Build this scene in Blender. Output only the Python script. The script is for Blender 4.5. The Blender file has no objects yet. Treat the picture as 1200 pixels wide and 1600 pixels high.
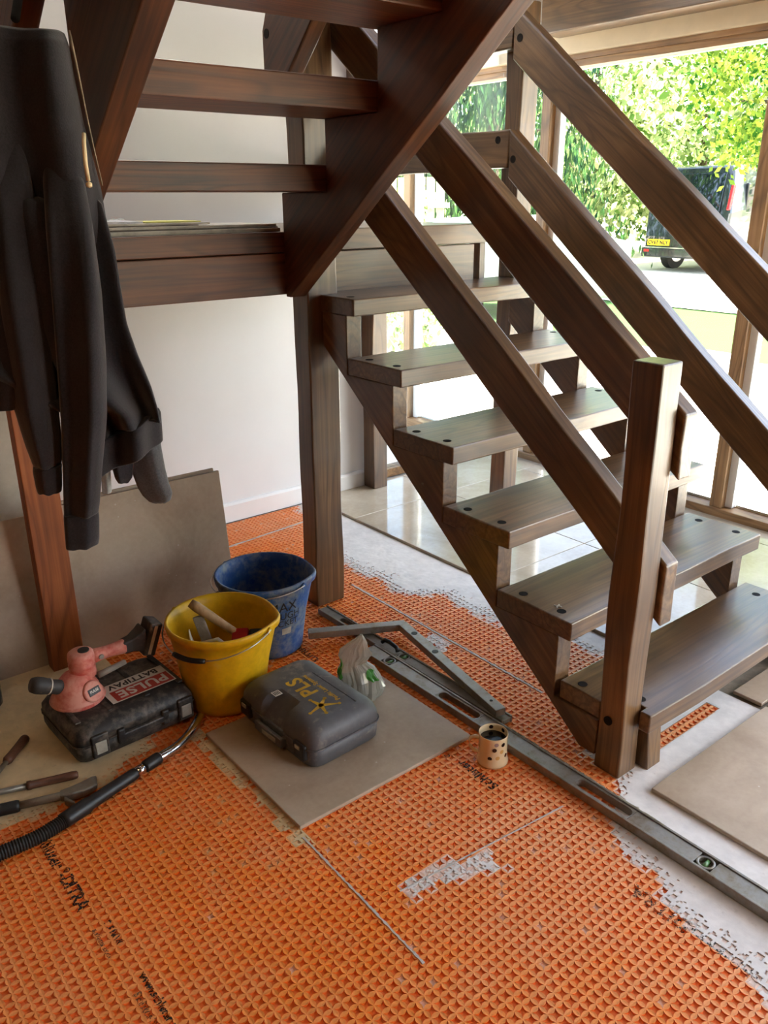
import bpy, bmesh, math, random
from math import sin, cos, pi, radians, sqrt, atan2
from mathutils import Vector, Matrix, noise as mnoise

scene = bpy.context.scene
COL = scene.collection

# ------------------------------------------------------------------ camera
cam_data = bpy.data.cameras.new('camera')
cam = bpy.data.objects.new('camera', cam_data)
COL.objects.link(cam)
_yaw, _pitch, _roll, _f = radians(51.17), radians(20.77), radians(-0.31), 1292.0
_F = Vector((cos(_yaw)*cos(_pitch), sin(_yaw)*cos(_pitch), -sin(_pitch)))
_r = Vector((sin(_yaw), -cos(_yaw), 0.0))
_u = _r.cross(_F)
_R = cos(_roll)*_r + sin(_roll)*_u
_U = -sin(_roll)*_r + cos(_roll)*_u
cam.matrix_world = Matrix(((_R.x, _U.x, -_F.x, 0.0), (_R.y, _U.y, -_F.y, 0.0), (_R.z, _U.z, -_F.z, 1.45), (0, 0, 0, 1)))
cam_data.sensor_fit = 'VERTICAL'
cam_data.sensor_height = 24.0
cam_data.lens = 24.0*_f/1600.0
cam_data.clip_start = 0.05
cam_data.clip_end = 300
scene.camera = cam

# ------------------------------------------------------------------ sky, sun, exposure
world = bpy.data.worlds.new('sky')
scene.world = world
world.use_nodes = True
wn = world.node_tree
wn.nodes.clear()
_sky = wn.nodes.new('ShaderNodeTexSky')
_sky.sky_type = 'NISHITA'
_sky.sun_disc = False
_sky.sun_elevation = radians(50)
_sky.sun_rotation = radians(150)
_sky.air_density = 1.0
_sky.dust_density = 2.0
_sky.ozone_density = 1.0
_bg = wn.nodes.new('ShaderNodeBackground')
_bg.inputs['Strength'].default_value = 1.0
_wo = wn.nodes.new('ShaderNodeOutputWorld')
_hs = wn.nodes.new('ShaderNodeHueSaturation')
_hs.inputs['Saturation'].default_value = 0.8
wn.links.new(_sky.outputs[0], _hs.inputs['Color'])
wn.links.new(_hs.outputs[0], _bg.inputs['Color'])
wn.links.new(_bg.outputs[0], _wo.inputs['Surface'])

sun_data = bpy.data.lights.new('sun', 'SUN')
sun_data.energy = 52.0
sun_data.angle = radians(0.6)
sun_data.color = (1.0, 0.95, 0.86)
sun = bpy.data.objects.new('sun', sun_data)
COL.objects.link(sun)
sun.location = (8, -8, 12)
_sd = Vector((0.50*cos(radians(50)), -0.866*cos(radians(50)), sin(radians(50))))
sun.rotation_euler = _sd.to_track_quat('Z', 'Y').to_euler()

def portal(name, loc, rot, sx, sy):
    l = bpy.data.lights.new(name, 'AREA')
    l.shape = 'RECTANGLE'; l.size = sx; l.size_y = sy
    l.cycles.is_portal = True
    o = bpy.data.objects.new(name, l); COL.objects.link(o)
    o.location = loc; o.rotation_euler = rot
    return o
portal('daylight_opening_garden', (3.78, 0.8, 1.05), (0, radians(90), 0), 2.1, 5.1)
portal('daylight_opening_back', (3.1, 3.5, 1.15), (radians(-90), 0, 0), 0.98, 2.3)
portal('daylight_opening_rear', (2.8, -1.82, 1.15), (radians(90), 0, 0), 1.2, 2.1)
portal('daylight_opening_roof', (2.25, 2.35, 4.92), (0, 0, 0), 1.3, 1.5)

vs = scene.view_settings
vs.view_transform = 'Standard'
vs.look = 'None'
vs.exposure = 0.42
vs.gamma = 1.0
vs.use_curve_mapping = False
scene.cycles.use_denoising = True
scene.cycles.max_bounces = 10
scene.cycles.diffuse_bounces = 6
scene.cycles.glossy_bounces = 4
scene.cycles.transparent_max_bounces = 16
scene.cycles.caustics_reflective = False
scene.cycles.caustics_refractive = False
scene.cycles.sample_clamp_indirect = 6.0

# ------------------------------------------------------------------ helpers
ORG = {}
def srgb(r, g, b):
    def f(c):
        c /= 255.0
        return c/12.92 if c <= 0.04045 else ((c+0.055)/1.055)**2.4
    return (f(r), f(g), f(b), 1.0)

def thing(name, label, cat, loc=(0, 0, 0), group=None, rot=None):
    o = bpy.data.objects.new(name, None)
    o.empty_display_size = 0.05
    COL.objects.link(o)
    o.location = loc
    if rot: o.rotation_euler = rot
    o['label'] = label; o['category'] = cat
    if group: o['group'] = group
    ORG[o.name] = Vector((0, 0, 0)) if rot else Vector(loc)
    if rot: ORG[o.name] = Vector((0, 0, 0))
    return o

def tag(o, label, cat, group=None):
    o['label'] = label; o['category'] = cat
    if group: o['group'] = group
    return o

def org(parent):
    return ORG.get(parent.name, Vector((0, 0, 0))) if parent else Vector((0, 0, 0))

class MB:
    """collects vertices and faces, then links them as one mesh object"""
    def __init__(s):
        s.v = []; s.f = []
    def add(s, verts, faces):
        n = len(s.v)
        s.v += [tuple(p) for p in verts]
        s.f += [tuple(i+n for i in f) for f in faces]
        return s
    def box(s, x0, x1, y0, y1, z0, z1, m=None):
        p = [(x0,y0,z0),(x1,y0,z0),(x1,y1,z0),(x0,y1,z0),(x0,y0,z1),(x1,y0,z1),(x1,y1,z1),(x0,y1,z1)]
        if m is not None: p = [tuple(m @ Vector(q)) for q in p]
        return s.add(p, [(0,3,2,1),(4,5,6,7),(0,1,5,4),(1,2,6,5),(2,3,7,6),(3,0,4,7)])
    def prism(s, poly, a, b, axis):
        """poly: 2D points; axis 'x': (y,z) extruded over x; 'y': (x,z); 'z': (x,y)"""
        def mk(p, t):
            return (t, p[0], p[1]) if axis == 'x' else ((p[0], t, p[1]) if axis == 'y' else (p[0], p[1], t))
        n = len(poly)
        v = [mk(p, a) for p in poly] + [mk(p, b) for p in poly]
        ar = sum(poly[i][0]*poly[(i+1) % n][1]-poly[(i+1) % n][0]*poly[i][1] for i in range(n))
        flip = (ar < 0)
        if axis == 'y': flip = not flip
        lo = tuple(range(n)); hi = tuple(range(n, 2*n))
        f = [lo[::-1], hi] + [(i, (i+1) % n, n+(i+1) % n, n+i) for i in range(n)]
        if flip: f = [t[::-1] for t in f]
        return s.add(v, f)
    def lathe(s, prof, n=32, c=(0, 0, 0), fn=None, close=False, m=None):
        """prof: (r,z) list, from outside bottom up; fn(angle, i, r) -> r"""
        v = []; f = []
        k = len(prof)
        for i, (r, z) in enumerate(prof):
            for j in range(n):
                a = 2*pi*j/n
                rr = fn(a, i, r) if fn else r
                v.append((c[0]+rr*cos(a), c[1]+rr*sin(a), c[2]+z))
        for i in range(k-1):
            for j in range(n):
                f.append((i*n+j, i*n+(j+1) % n, (i+1)*n+(j+1) % n, (i+1)*n+j))
        if close:
            f.append(tuple(range(n))[::-1]); f.append(tuple((k-1)*n+j for j in range(n)))
        if m is not None: v = [tuple(m @ Vector(q)) for q in v]
        return s.add(v, f)
    def tube(s, pts, rad, n=10, cap=True, flat=1.0):
        pts = [Vector(p) for p in pts]
        k = len(pts)
        if not hasattr(rad, '__len__'): rad = [rad]*k
        v = []; f = []
        up = Vector((0, 0, 1))
        for i, p in enumerate(pts):
            t = (pts[min(i+1, k-1)]-pts[max(i-1, 0)]).normalized()
            a = t.cross(up)
            if a.length < 1e-3: a = t.cross(Vector((1, 0, 0)))
            a.normalize(); b = t.cross(a)
            for j in range(n):
                an = 2*pi*j/n
                v.append(tuple(p + rad[i]*(cos(an)*a + flat*sin(an)*b)))
        for i in range(k-1):
            for j in range(n):
                f.append((i*n+j, i*n+(j+1) % n, (i+1)*n+(j+1) % n, (i+1)*n+j))
        if cap:
            f.append(tuple(range(n))[::-1]); f.append(tuple((k-1)*n+j for j in range(n)))
        return s.add(v, f)
    def loft(s, rings, cap=True):
        n = len(rings[0]); k = len(rings)
        v = [tuple(p) for r in rings for p in r]; f = []
        for i in range(k-1):
            for j in range(n):
                f.append((i*n+j, i*n+(j+1) % n, (i+1)*n+(j+1) % n, (i+1)*n+j))
        if cap:
            f.append(tuple(range(n))[::-1]); f.append(tuple((k-1)*n+j for j in range(n)))
        return s.add(v, f)
    def build(s, name, mat, parent=None, smooth=False, bevel=0.0, segs=2, sub=0, solid=0.0, fixn=False, world=True):
        me = bpy.data.meshes.new(name)
        o0 = org(parent) if world else Vector((0, 0, 0))
        me.from_pydata([(p[0]-o0.x, p[1]-o0.y, p[2]-o0.z) for p in s.v], [], s.f)
        if fixn:
            bm = bmesh.new(); bm.from_mesh(me)
            bmesh.ops.recalc_face_normals(bm, faces=bm.faces[:])
            bm.to_mesh(me); bm.free()
        me.update()
        if mat: me.materials.append(mat)
        if smooth: me.polygons.foreach_set('use_smooth', [True]*len(me.polygons))
        ob = bpy.data.objects.new(name, me)
        COL.objects.link(ob)
        if parent: ob.parent = parent
        ORG[ob.name] = o0
        if bevel:
            md = ob.modifiers.new('bevel', 'BEVEL'); md.width = bevel; md.segments = segs
            md.limit_method = 'ANGLE'; md.angle_limit = radians(40)
            if smooth is None or True:
                md.harden_normals = False
        if solid:
            md = ob.modifiers.new('solid', 'SOLIDIFY'); md.thickness = solid; md.offset = 0
        if sub:
            md = ob.modifiers.new('sub', 'SUBSURF'); md.levels = sub; md.render_levels = sub
        return ob

def copy_part(src, parent, offset):
    c = src.copy(); COL.objects.link(c); c.parent = parent
    c.location = Vector(src.location) + Vector(offset)
    ORG[c.name] = ORG.get(src.name, Vector((0, 0, 0)))
    return c

def struct(o):
    o['kind'] = 'structure'
    return o

def n1(x, seed=0.0):
    return mnoise.noise(Vector((x, seed*7.31+3.1, seed*1.7)))

def wavy(poly, amp=0.003, step=0.08, seed=1.0):
    """subdivide a 2D outline and let its long edges wander like hand-worked timber"""
    out = []
    n = len(poly)
    for i in range(n):
        a = Vector(poly[i]); b = Vector(poly[(i+1) % n])
        L = (b-a).length
        k = max(1, int(L/step))
        nn = Vector((-(b-a).y, (b-a).x)).normalized() if L > 0 else Vector((0, 0))
        for j in range(k):
            t = j/k
            w = amp*n1(t*L*3.5, seed+i*3.3)*2.0*(min(1.0, min(t, 1-t)*8))
            p = a+(b-a)*t+nn*w
            out.append((p.x, p.y))
    return out

def post(mb, x0, x1, y0, y1, z0, z1, seed=1.0, amp=0.004, taper=0.0):
    k = max(6, int((z1-z0)/0.08))
    rings = []
    for i in range(k+1):
        t = i/k; z = z0+(z1-z0)*t
        ring = []
        for q, (x, y) in enumerate(((x0, y0), (x1, y0), (x1, y1), (x0, y1))):
            dx = amp*n1(z*3.2, seed+(0 if x == x0 else 5))*1.6
            dy = amp*n1(z*3.2, seed+(9 if y == y0 else 13))*1.6
            ring.append((x+dx, y+dy, z))
        rings.append(ring)
    mb.loft(rings)
    return mb

# ------------------------------------------------------------------ materials
class N:
    def __init__(s, name):
        s.m = bpy.data.materials.new(name); s.m.use_nodes = True
        s.t = s.m.node_tree; s.t.nodes.clear()
        s.out = s.t.nodes.new('ShaderNodeOutputMaterial')
        s.b = s.t.nodes.new('ShaderNodeBsdfPrincipled')
        s.t.links.new(s.b.outputs[0], s.out.inputs[0])
    def n(s, typ, **kw):
        nd = s.t.nodes.new(typ)
        for k, v in kw.items(): setattr(nd, k, v)
        return nd
    def l(s, a, b): s.t.links.new(a, b)
    def set(s, **kw):
        for k, v in kw.items():
            s.b.inputs[k.replace('_', ' ')].default_value = v
        return s
    def coords(s, rot=(0, 0, 0), scale=(1, 1, 1), rnd=True):
        tc = s.n('ShaderNodeTexCoord')
        m1 = s.n('ShaderNodeMapping'); m1.inputs['Rotation'].default_value = rot
        s.l(tc.outputs['Object'], m1.inputs['Vector'])
        m2 = s.n('ShaderNodeMapping'); m2.inputs['Scale'].default_value = scale
        s.l(m1.outputs[0], m2.inputs['Vector'])
        if rnd:
            oi = s.n('ShaderNodeObjectInfo')
            mu = s.n('ShaderNodeMath', operation='MULTIPLY'); mu.inputs[1].default_value = 53.0
            s.l(oi.outputs['Random'], mu.inputs[0])
            cb = s.n('ShaderNodeCombineXYZ')
            s.l(mu.outputs[0], cb.inputs[0]); s.l(mu.outputs[0], cb.inputs[1]); s.l(mu.outputs[0], cb.inputs[2])
            s.l(cb.outputs[0], m2.inputs['Location'])
        return m2.outputs[0]
    def noise(s, vec, scale=5.0, detail=3.0, rough=0.55, dist=0.0):
        nd = s.n('ShaderNodeTexNoise')
        nd.inputs['Scale'].default_value = scale; nd.inputs['Detail'].default_value = detail
        nd.inputs['Roughness'].default_value = rough; nd.inputs['Distortion'].default_value = dist
        if vec is not None: s.l(vec, nd.inputs['Vector'])
        return nd.outputs['Fac']
    def ramp(s, fac, stops):
        r = s.n('ShaderNodeValToRGB')
        el = r.color_ramp.elements
        while len(el) < len(stops): el.new(0.5)
        for e, (p, c) in zip(el, stops):
            e.position = p; e.color = c if len(c) == 4 else (*c, 1)
        s.l(fac, r.inputs[0])
        return r.outputs[0]
    def mix(s, fac, a, b, blend='MIX'):
        mx = s.n('ShaderNodeMix', data_type='RGBA', blend_type=blend)
        if hasattr(fac, 'default_value') or hasattr(fac, 'links'): s.l(fac, mx.inputs[0])
        else: mx.inputs[0].default_value = fac
        for k, c in ((6, a), (7, b)):
            if isinstance(c, tuple): mx.inputs[k].default_value = c
            else: s.l(c, mx.inputs[k])
        return mx.outputs[2]
    def math(s, op, a, b=0.0):
        nd = s.n('ShaderNodeMath', operation=op)
        for k, q in ((0, a), (1, b)):
            if isinstance(q, (int, float)): nd.inputs[k].default_value = q
            else: s.l(q, nd.inputs[k])
        return nd.outputs[0]
    def bump(s, h, strength=0.2, dist=0.002):
        bp = s.n('ShaderNodeBump'); bp.inputs['Strength'].default_value = strength
        bp.inputs['Distance'].default_value = dist
        s.l(h, bp.inputs['Height']); s.l(bp.outputs[0], s.b.inputs['Normal'])
        return s

def plain(name, col, rough=0.5, metal=0.0, var=0.12, vscale=30.0, bump=0.0, spec=None, coat=0.0):
    """one colour with slight unevenness"""
    m = N(name)
    v = m.coords(rnd=True)
    f = m.noise(v, vscale, 4.0, 0.6)
    d = tuple(c*(1-var*1.6) for c in col[:3])+(1,)
    h = tuple(min(1, c*(1+var)) for c in col[:3])+(1,)
    m.l(m.ramp(f, [(0.3, d), (0.7, h)]), m.b.inputs['Base Color'])
    m.set(Roughness=rough, Metallic=metal)
    if spec is not None: m.b.inputs['Specular IOR Level'].default_value = spec
    if coat: m.b.inputs['Coat Weight'].default_value = coat
    if bump: m.bump(f, bump, 0.002)
    return m.m

def dusty(name, col, dust, amount=0.45, rough=0.6, scale=9.0, metal=0.0, bump=0.15):
    """a thing with dried dust and plaster smears on it"""
    m = N(name)
    v = m.coords()
    a = m.noise(v, scale, 6.0, 0.65, 0.4)
    b = m.noise(v, scale*6, 3.0, 0.6)
    mask = m.math('MULTIPLY', a, m.math('ADD', m.math('MULTIPLY', b, 0.8), 0.45))
    lo = 0.62-amount*0.42
    fac = m.n('ShaderNodeMapRange'); fac.inputs[1].default_value = lo; fac.inputs[2].default_value = lo+0.22
    m.l(mask, fac.inputs[0])
    d = tuple(c*0.8 for c in col[:3])+(1,)
    base = m.ramp(b, [(0.3, d), (0.7, col)])
    m.l(m.mix(fac.outputs[0], base, dust), m.b.inputs['Base Color'])
    m.set(Roughness=rough, Metallic=metal)
    m.bump(b, bump, 0.001)
    return m.m

def wood(name, rot, c_dark, c_mid, c_light, rough=0.36, ring=26.0, axis='y', coat=0.42):
    m = N(name)
    sc = {'x': (0.9, 9, 9), 'y': (9, 0.9, 9), 'z': (9, 9, 0.9)}[axis]
    v = m.coords(rot, sc)
    big = m.noise(v, 0.55, 2.0, 0.5, 0.25)
    rings = m.math('SINE', m.math('MULTIPLY', big, ring*4.2))
    rings = m.math('ADD', m.math('MULTIPLY', rings, 0.5), 0.5)
    rings = m.math('POWER', rings, 5.0)
    fine_v = m.coords(rot, tuple(q*(1 if q < 2 else 7) for q in sc))
    fine = m.noise(fine_v, 1.2, 5.0, 0.65)
    v2 = m.coords(rot, (1.6, 1.6, 1.6))
    blot = m.noise(v2, 2.0, 3.0, 0.5)
    t = m.math('ADD', m.math('MULTIPLY', fine, 0.52), m.math('MULTIPLY', blot, 0.50))
    colr = m.ramp(t, [(0.36, c_dark), (0.52, c_mid), (0.70, c_light)])
    colr = m.mix(m.math('MULTIPLY', rings, 0.42), colr, tuple(c*0.45 for c in c_dark[:3])+(1,))
    m.l(colr, m.b.inputs['Base Color'])
    m.set(Roughness=rough)
    m.b.inputs['Coat Weight'].default_value = coat
    m.b.inputs['Coat Roughness'].default_value = 0.22
    m.bump(m.math('ADD', fine, m.math('MULTIPLY', rings, -0.6)), 0.22, 0.0012)
    return m.m

WD, WM, WL = srgb(70, 49, 29), srgb(99, 71, 43), srgb(136, 103, 66)
M = {}
A_LOW = radians(-39); A_UP = radians(37)
M['wood_x'] = wood('walnut_stained_timber_tread', (0, 0, 0), WD, WM, WL, axis='x')
M['wood_z'] = wood('walnut_stained_timber_post', (0, 0, 0), WD, WM, WL, axis='z')
M['wood_y'] = wood('walnut_stained_timber_beam', (0, 0, 0), WD, WM, WL, axis='y')
M['wood_low'] = wood('walnut_stained_timber_lower_slope', (A_LOW, 0, 0), WD, WM, WL, axis='y')
M['wood_up'] = wood('walnut_stained_timber_upper_shaded', (A_UP, 0, 0), srgb(50, 27, 13), srgb(86, 49, 24), srgb(114, 69, 38), rough=0.5, axis='y', coat=0.05)  # warm light and shade of the upper flight tinted into this stain
M['wood_shaded_x'] = wood('stained_timber_tread_warm_shade', (0, 0, 0), srgb(56, 28, 12), srgb(100, 54, 25), srgb(130, 77, 40), rough=0.5, axis='x', coat=0.05)  # darker, redder copy of the tread timber: shade and warm light painted in
M['wood_red_z'] = wood('reddish_softwood_post', (0, 0, 0), srgb(118, 62, 30), srgb(158, 88, 44), srgb(182, 110, 60), rough=0.55, axis='z', coat=0.0)
M['frame_z'] = wood('window_frame_timber_upright', (0, 0, 0), srgb(104, 74, 44), srgb(140, 104, 66), srgb(166, 130, 88), rough=0.5, axis='z', coat=0.0)
M['frame_y'] = wood('window_frame_timber_rail', (0, 0, 0), srgb(104, 74, 44), srgb(140, 104, 66), srgb(166, 130, 88), rough=0.5, axis='y', coat=0.0)
M['plug'] = plain('dark_bolt_plug', srgb(22, 17, 14), 0.8, spec=0.2)
M['wall'] = plain('white_matt_emulsion', srgb(226, 225, 224), 0.85, var=0.015, vscale=4.0)
M['gloss'] = plain('white_gloss_paint', srgb(232, 232, 230), 0.35, var=0.02, vscale=6.0)
M['cream'] = plain('cream_painted_board', srgb(214, 198, 170), 0.6, var=0.05, vscale=7.0)
M['plaster'] = plain('bare_brown_plaster', srgb(92, 76, 62), 0.95, var=0.08, vscale=5.0)
M['slab'] = plain('grey_screed', srgb(150, 146, 140), 0.9, var=0.1, vscale=9.0)
M['dark_gap'] = plain('hole_shade_black', srgb(28, 26, 25), 0.6)
def stone(name, c1, c2, c3, rough, speck=True, dust=0.0):
    m = N(name)
    v = m.coords()
    a = m.noise(v, 3.5, 5.0, 0.6, 0.6)
    b = m.noise(v, 60.0, 3.0, 0.6)
    base = m.ramp(m.math('ADD', m.math('MULTIPLY', a, 0.8), m.math('MULTIPLY', b, 0.2)), [(0.32, c1), (0.5, c2), (0.7, c3)])
    vo = m.n('ShaderNodeTexVoronoi'); vo.inputs['Scale'].default_value = 28.0; m.l(v, vo.inputs['Vector'])
    sp = m.n('ShaderNodeMapRange'); sp.inputs[1].default_value = 0.10; sp.inputs[2].default_value = 0.06
    m.l(vo.outputs['Distance'], sp.inputs[0])
    gate = m.math('GREATER_THAN', m.noise(v, 6.0, 2.0), 0.56)
    m.l(m.mix(m.math('MULTIPLY', m.math('MULTIPLY', sp.outputs[0], gate), 0.55 if speck else 0.0), base, srgb(214, 208, 198)), m.b.inputs['Base Color'])
    m.set(Roughness=rough)
    m.bump(b, 0.08, 0.001)
    return m.m
M['tile'] = stone('beige_limestone_porcelain', srgb(160, 139, 117), srgb(177, 157, 135), srgb(192, 175, 155), 0.42)
M['tile_pol'] = stone('polished_limestone_porcelain', srgb(166, 152, 130), srgb(184, 171, 150), srgb(200, 189, 170), 0.08)
M['tile_edge'] = plain('tile_edge_with_adhesive', srgb(150, 138, 122), 0.8, var=0.2)
M['board_pale'] = stone('pale_cement_board', srgb(176, 166, 150), srgb(190, 181, 166), srgb(204, 196, 182), 0.8)

def glass(name):
    m = N(name)
    tr = m.n('ShaderNodeBsdfTransparent'); tr.inputs[0].default_value = (0.97, 0.985, 0.975, 1)
    gl = m.n('ShaderNodeBsdfGlossy'); gl.inputs['Roughness'].default_value = 0.02
    fr = m.n('ShaderNodeFresnel'); fr.inputs['IOR'].default_value = 1.14
    mx = m.n('ShaderNodeMixShader')
    m.l(fr.outputs[0], mx.inputs[0]); m.l(tr.outputs[0], mx.inputs[1]); m.l(gl.outputs[0], mx.inputs[2])
    m.l(mx.outputs[0], m.out.inputs[0])
    return m.m
M['glass'] = glass('window_glass')

# ---- room shell -----------------------------------------------------------
XW = 3.60          # garden window wall (inner face)
YW = 3.36          # white wall behind the landing
floor = struct(MB().box(-2.6, 3.72, -1.8, 3.46, -0.16, -0.006).build('floor', M['slab']))
wb = struct(MB().box(-2.6, 2.60, YW, YW+0.12, -0.006, 4.9).box(2.60, 3.60, YW, YW+0.12, 2.33, 4.9).build('wall_back', M['wall']))
wg = struct(MB().box(XW, XW+0.12, -1.8, 3.48, 2.05, 4.9).build('wall_garden', M['wall']))
wr = struct(MB().box(-2.72, 3.72, -1.92, -1.8, -0.006, 0.1).box(-2.72, 3.72, -1.92, -1.8, 2.2, 4.9)
            .box(-2.72, 2.2, -1.92, -1.8, 0.1, 2.2).box(3.4, 3.72, -1.92, -1.8, 0.1, 2.2).build('wall_rear', M['plaster']))
wl = struct(MB().box(-2.72, -2.6, -1.8, 3.48, -0.006, 0.95).box(-2.72, -2.6, -1.8, 3.48, 2.05, 4.9)
            .box(-2.72, -2.6, -1.8, 3.48, 0.95, 2.05).build('wall_side', M['plaster']))
# ceiling of the ground floor with the stairwell left open, roof with an unseen skylight added to light the well
ceil_ = MB().box(-2.6, 0.35, -1.8, YW, 2.46, 2.72).box(0.35, 2.85, -1.8, 0.2, 2.46, 2.72).box(2.85, XW, -1.8, YW, 2.46, 2.72)
struct(ceil_.build('ceiling', M['plaster']))
rf = MB().box(-2.72, 1.6, -1.92, 3.48, 4.9, 5.0).box(2.9, 3.72, -1.92, 3.48, 4.9, 5.0).box(1.6, 2.9, -1.92, 1.6, 4.9, 5.0).box(1.6, 2.9, 3.1, 3.48, 4.9, 5.0)
struct(rf.build('ceiling_upper', M['wall']))
struct(MB().box(XW+0.12, XW+0.38, -1.9, 4.8, 2.16, 2.28).build('trim_eaves', M['gloss']))

# skirting board with a rounded top on the white wall
sk = [(0, 0), (-0.018, 0), (-0.018, 0.082), (-0.010, 0.092), (0, 0.094)]
struct(MB().prism([(YW+p[0], p[1]) for p in sk], -2.6, 2.59, 'x').build('baseboard_back', M['gloss']))

# ---- garden window: header, posts, panes ----------------------------------
win = struct(bpy.data.objects.new('window_1', None)); COL.objects.link(win)
MB().box(3.40, 3.54, -1.79, 3.02, 2.172, 2.40).build('header_beam', M['wood_y'], win, bevel=0.006)
MB().box(3.545, 3.60, -1.79, 4.80, 2.098, 2.20).build('fascia_board', M['cream'], win, bevel=0.004)
MB().box(3.57, 3.62, -1.80, 4.80, 2.074, 2.098).build('bead', M['frame_y'], win)
MB().box(3.585, 3.67, -1.80, 4.80, 2.045, 2.074).build('head_rail', M['frame_y'], win)
MB().box(3.57, 3.70, -1.80, 4.80, -0.05, 0.05).build('sill_rail', M['frame_y'], win, bevel=0.004)
MB().box(3.66, 3.70, -1.80, 4.80, 0.05, 0.062).build('track', M['gloss'], win)
mull = [(-1.80, -1.74), (-0.55, -0.49), (0.665, 0.725), (1.88, 1.94), (3.085, 3.145), (4.18, 4.24), (4.74, 4.80)]
for a, b in mull:
    MB().box(3.585, 3.625, a, b, 0.05, 2.045).build('mullion', M['frame_z'], win, bevel=0.003)
    MB().box(3.625, 3.67, a-0.035, b-0.005, 0.05, 2.045).build('frame_stile', M['gloss'], win, bevel=0.003)
for (a0, a1), (b0, b1) in zip(mull[:-1], mull[1:]):
    MB().box(3.648, 3.656, a1, b0, 0.05, 2.045).build('pane', M['glass'], win)
win2 = struct(bpy.data.objects.new('window_2', None)); COL.objects.link(win2)
MB().box(2.60, 3.57, YW+0.03, YW+0.11, 0.0, 0.045).build('sill_rail', M['frame_y'], win2)
MB().box(2.60, 3.60, YW+0.03, YW+0.11, 2.28, 2.33).build('head_rail', M['frame_y'], win2)
for a, b in ((2.60, 2.655),):
    MB().box(a, b, YW+0.02, YW+0.10, 0.045, 2.28).build('mullion', M['frame_z'], win2, bevel=0.003)
for a, b in ((2.655, 3.58),):
    MB().box(a, b, YW+0.056, YW+0.064, 0.045, 2.28).build('pane', M['glass'], win2)
struct(MB().box(XW, XW+0.12, 3.48, 4.80, 2.05, 2.6).build('wall_porch', M['wall']))
# unseen rear doorway added to bring in daylight
win3 = struct(bpy.data.objects.new('added_window', None)); COL.objects.link(win3)
MB().box(2.2, 3.4, -1.90, -1.82, 0.1, 0.16).box(2.2, 3.4, -1.90, -1.82, 2.14, 2.2).box(2.2, 2.26, -1.90, -1.82, 0.16, 2.14).box(3.34, 3.4, -1.90, -1.82, 0.16, 2.14).build('window_frame', M['gloss'], win3)

# ---- tiles already laid ----------------------------------------------------
def tile(name, x0, x1, y0, y1, z0, z1, mat, parent=None, bevel=0.002):
    return MB().box(x0, x1, y0, y1, z0, z1).build(name, mat, parent, bevel=bevel)
G = 0.0016
ys = [3.34, 2.98, 2.08, 1.18, 0.28, -0.62, -1.52]
for i in range(len(ys)-1):
    y1, y0 = ys[i], ys[i+1]
    for x0, x1 in ((2.215, 2.815), (2.815, 3.415), (3.415, 3.57)):
        if x0 < 2.3 and y0 < 0.9: continue
        if x0 < 2.3 and y0 < 1.18: y0 = 1.05
        tile('floor_tile', x0+G, x1-G, y0+G, y1-G, -0.004, 0.012, M['tile_pol'], floor)
# bed of adhesive under the laid tiles
MB().box(2.21, 3.57, -1.52, 3.34, -0.006, -0.004).build('adhesive_bed', M['tile_edge'], floor)
for x0, x1, y0, y1 in ((2.226, 2.815, 0.945, 1.04), (1.638, 2.226, 0.035, 0.935), (2.23, 2.83, 0.035, 0.935), (1.638, 2.226, -0.87, 0.03)):
    tile('floor_tile', x0+G, x1-G, y0+G, y1-G, 0.001, 0.013, M['tile'], floor)
# ---- the staircase ---------------------------------------------------------
st = thing('timber_staircase', 'dark walnut-stained open timber staircase with a half landing and thick hand-worked rails', 'staircase', (1.65, 1.06, 0))
Y2, GO, RI = 1.213, 0.2367, 0.1917
TT = 0.055
XN0, XN1 = 1.617, 1.680      # near string
XF0, XF1 = 2.530, 2.592      # far string
XT1 = 2.61
def fy(k): return Y2+(k-2)*GO
def zt(k): return RI*k

plug_src = []
def plug(parent, x, y, z, r=0.0132, axis='z'):
    """sunk bolt cap"""
    mb = MB()
    if not plug_src:
        mb.lathe([(0.0, -0.003), (1.0, -0.003), (1.0, 0.0007), (0.84, 0.0008), (0.74, 0.0004), (0.0, 0.0004)], 20)
        # unit disc, scaled in x and y
        o = mb.build('bolt_plug', M['plug'], parent, world=False)
        plug_src.append(o)
    else:
        o = plug_src[0].copy(); COL.objects.link(o); o.parent = parent
    o0 = org(parent)
    o.location = (x-o0.x, y-o0.y, z-o0.z)
    o.scale = (r, r, 1.0)
    if axis == '-x': o.rotation_euler = (0, radians(-90), 0)
    elif axis == '-y': o.rotation_euler = (radians(90), 0, 0)
    return o

def tread(name, x0, x1, y0, y1, z0, z1, mat, seed):
    mb = MB().prism(wavy([(x0, y0), (x1, y0), (x1, y1), (x0, y1)], 0.0025, 0.1, seed), z0, z1, 'z')
    return mb.build(name, mat, st, bevel=0.004)

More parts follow.
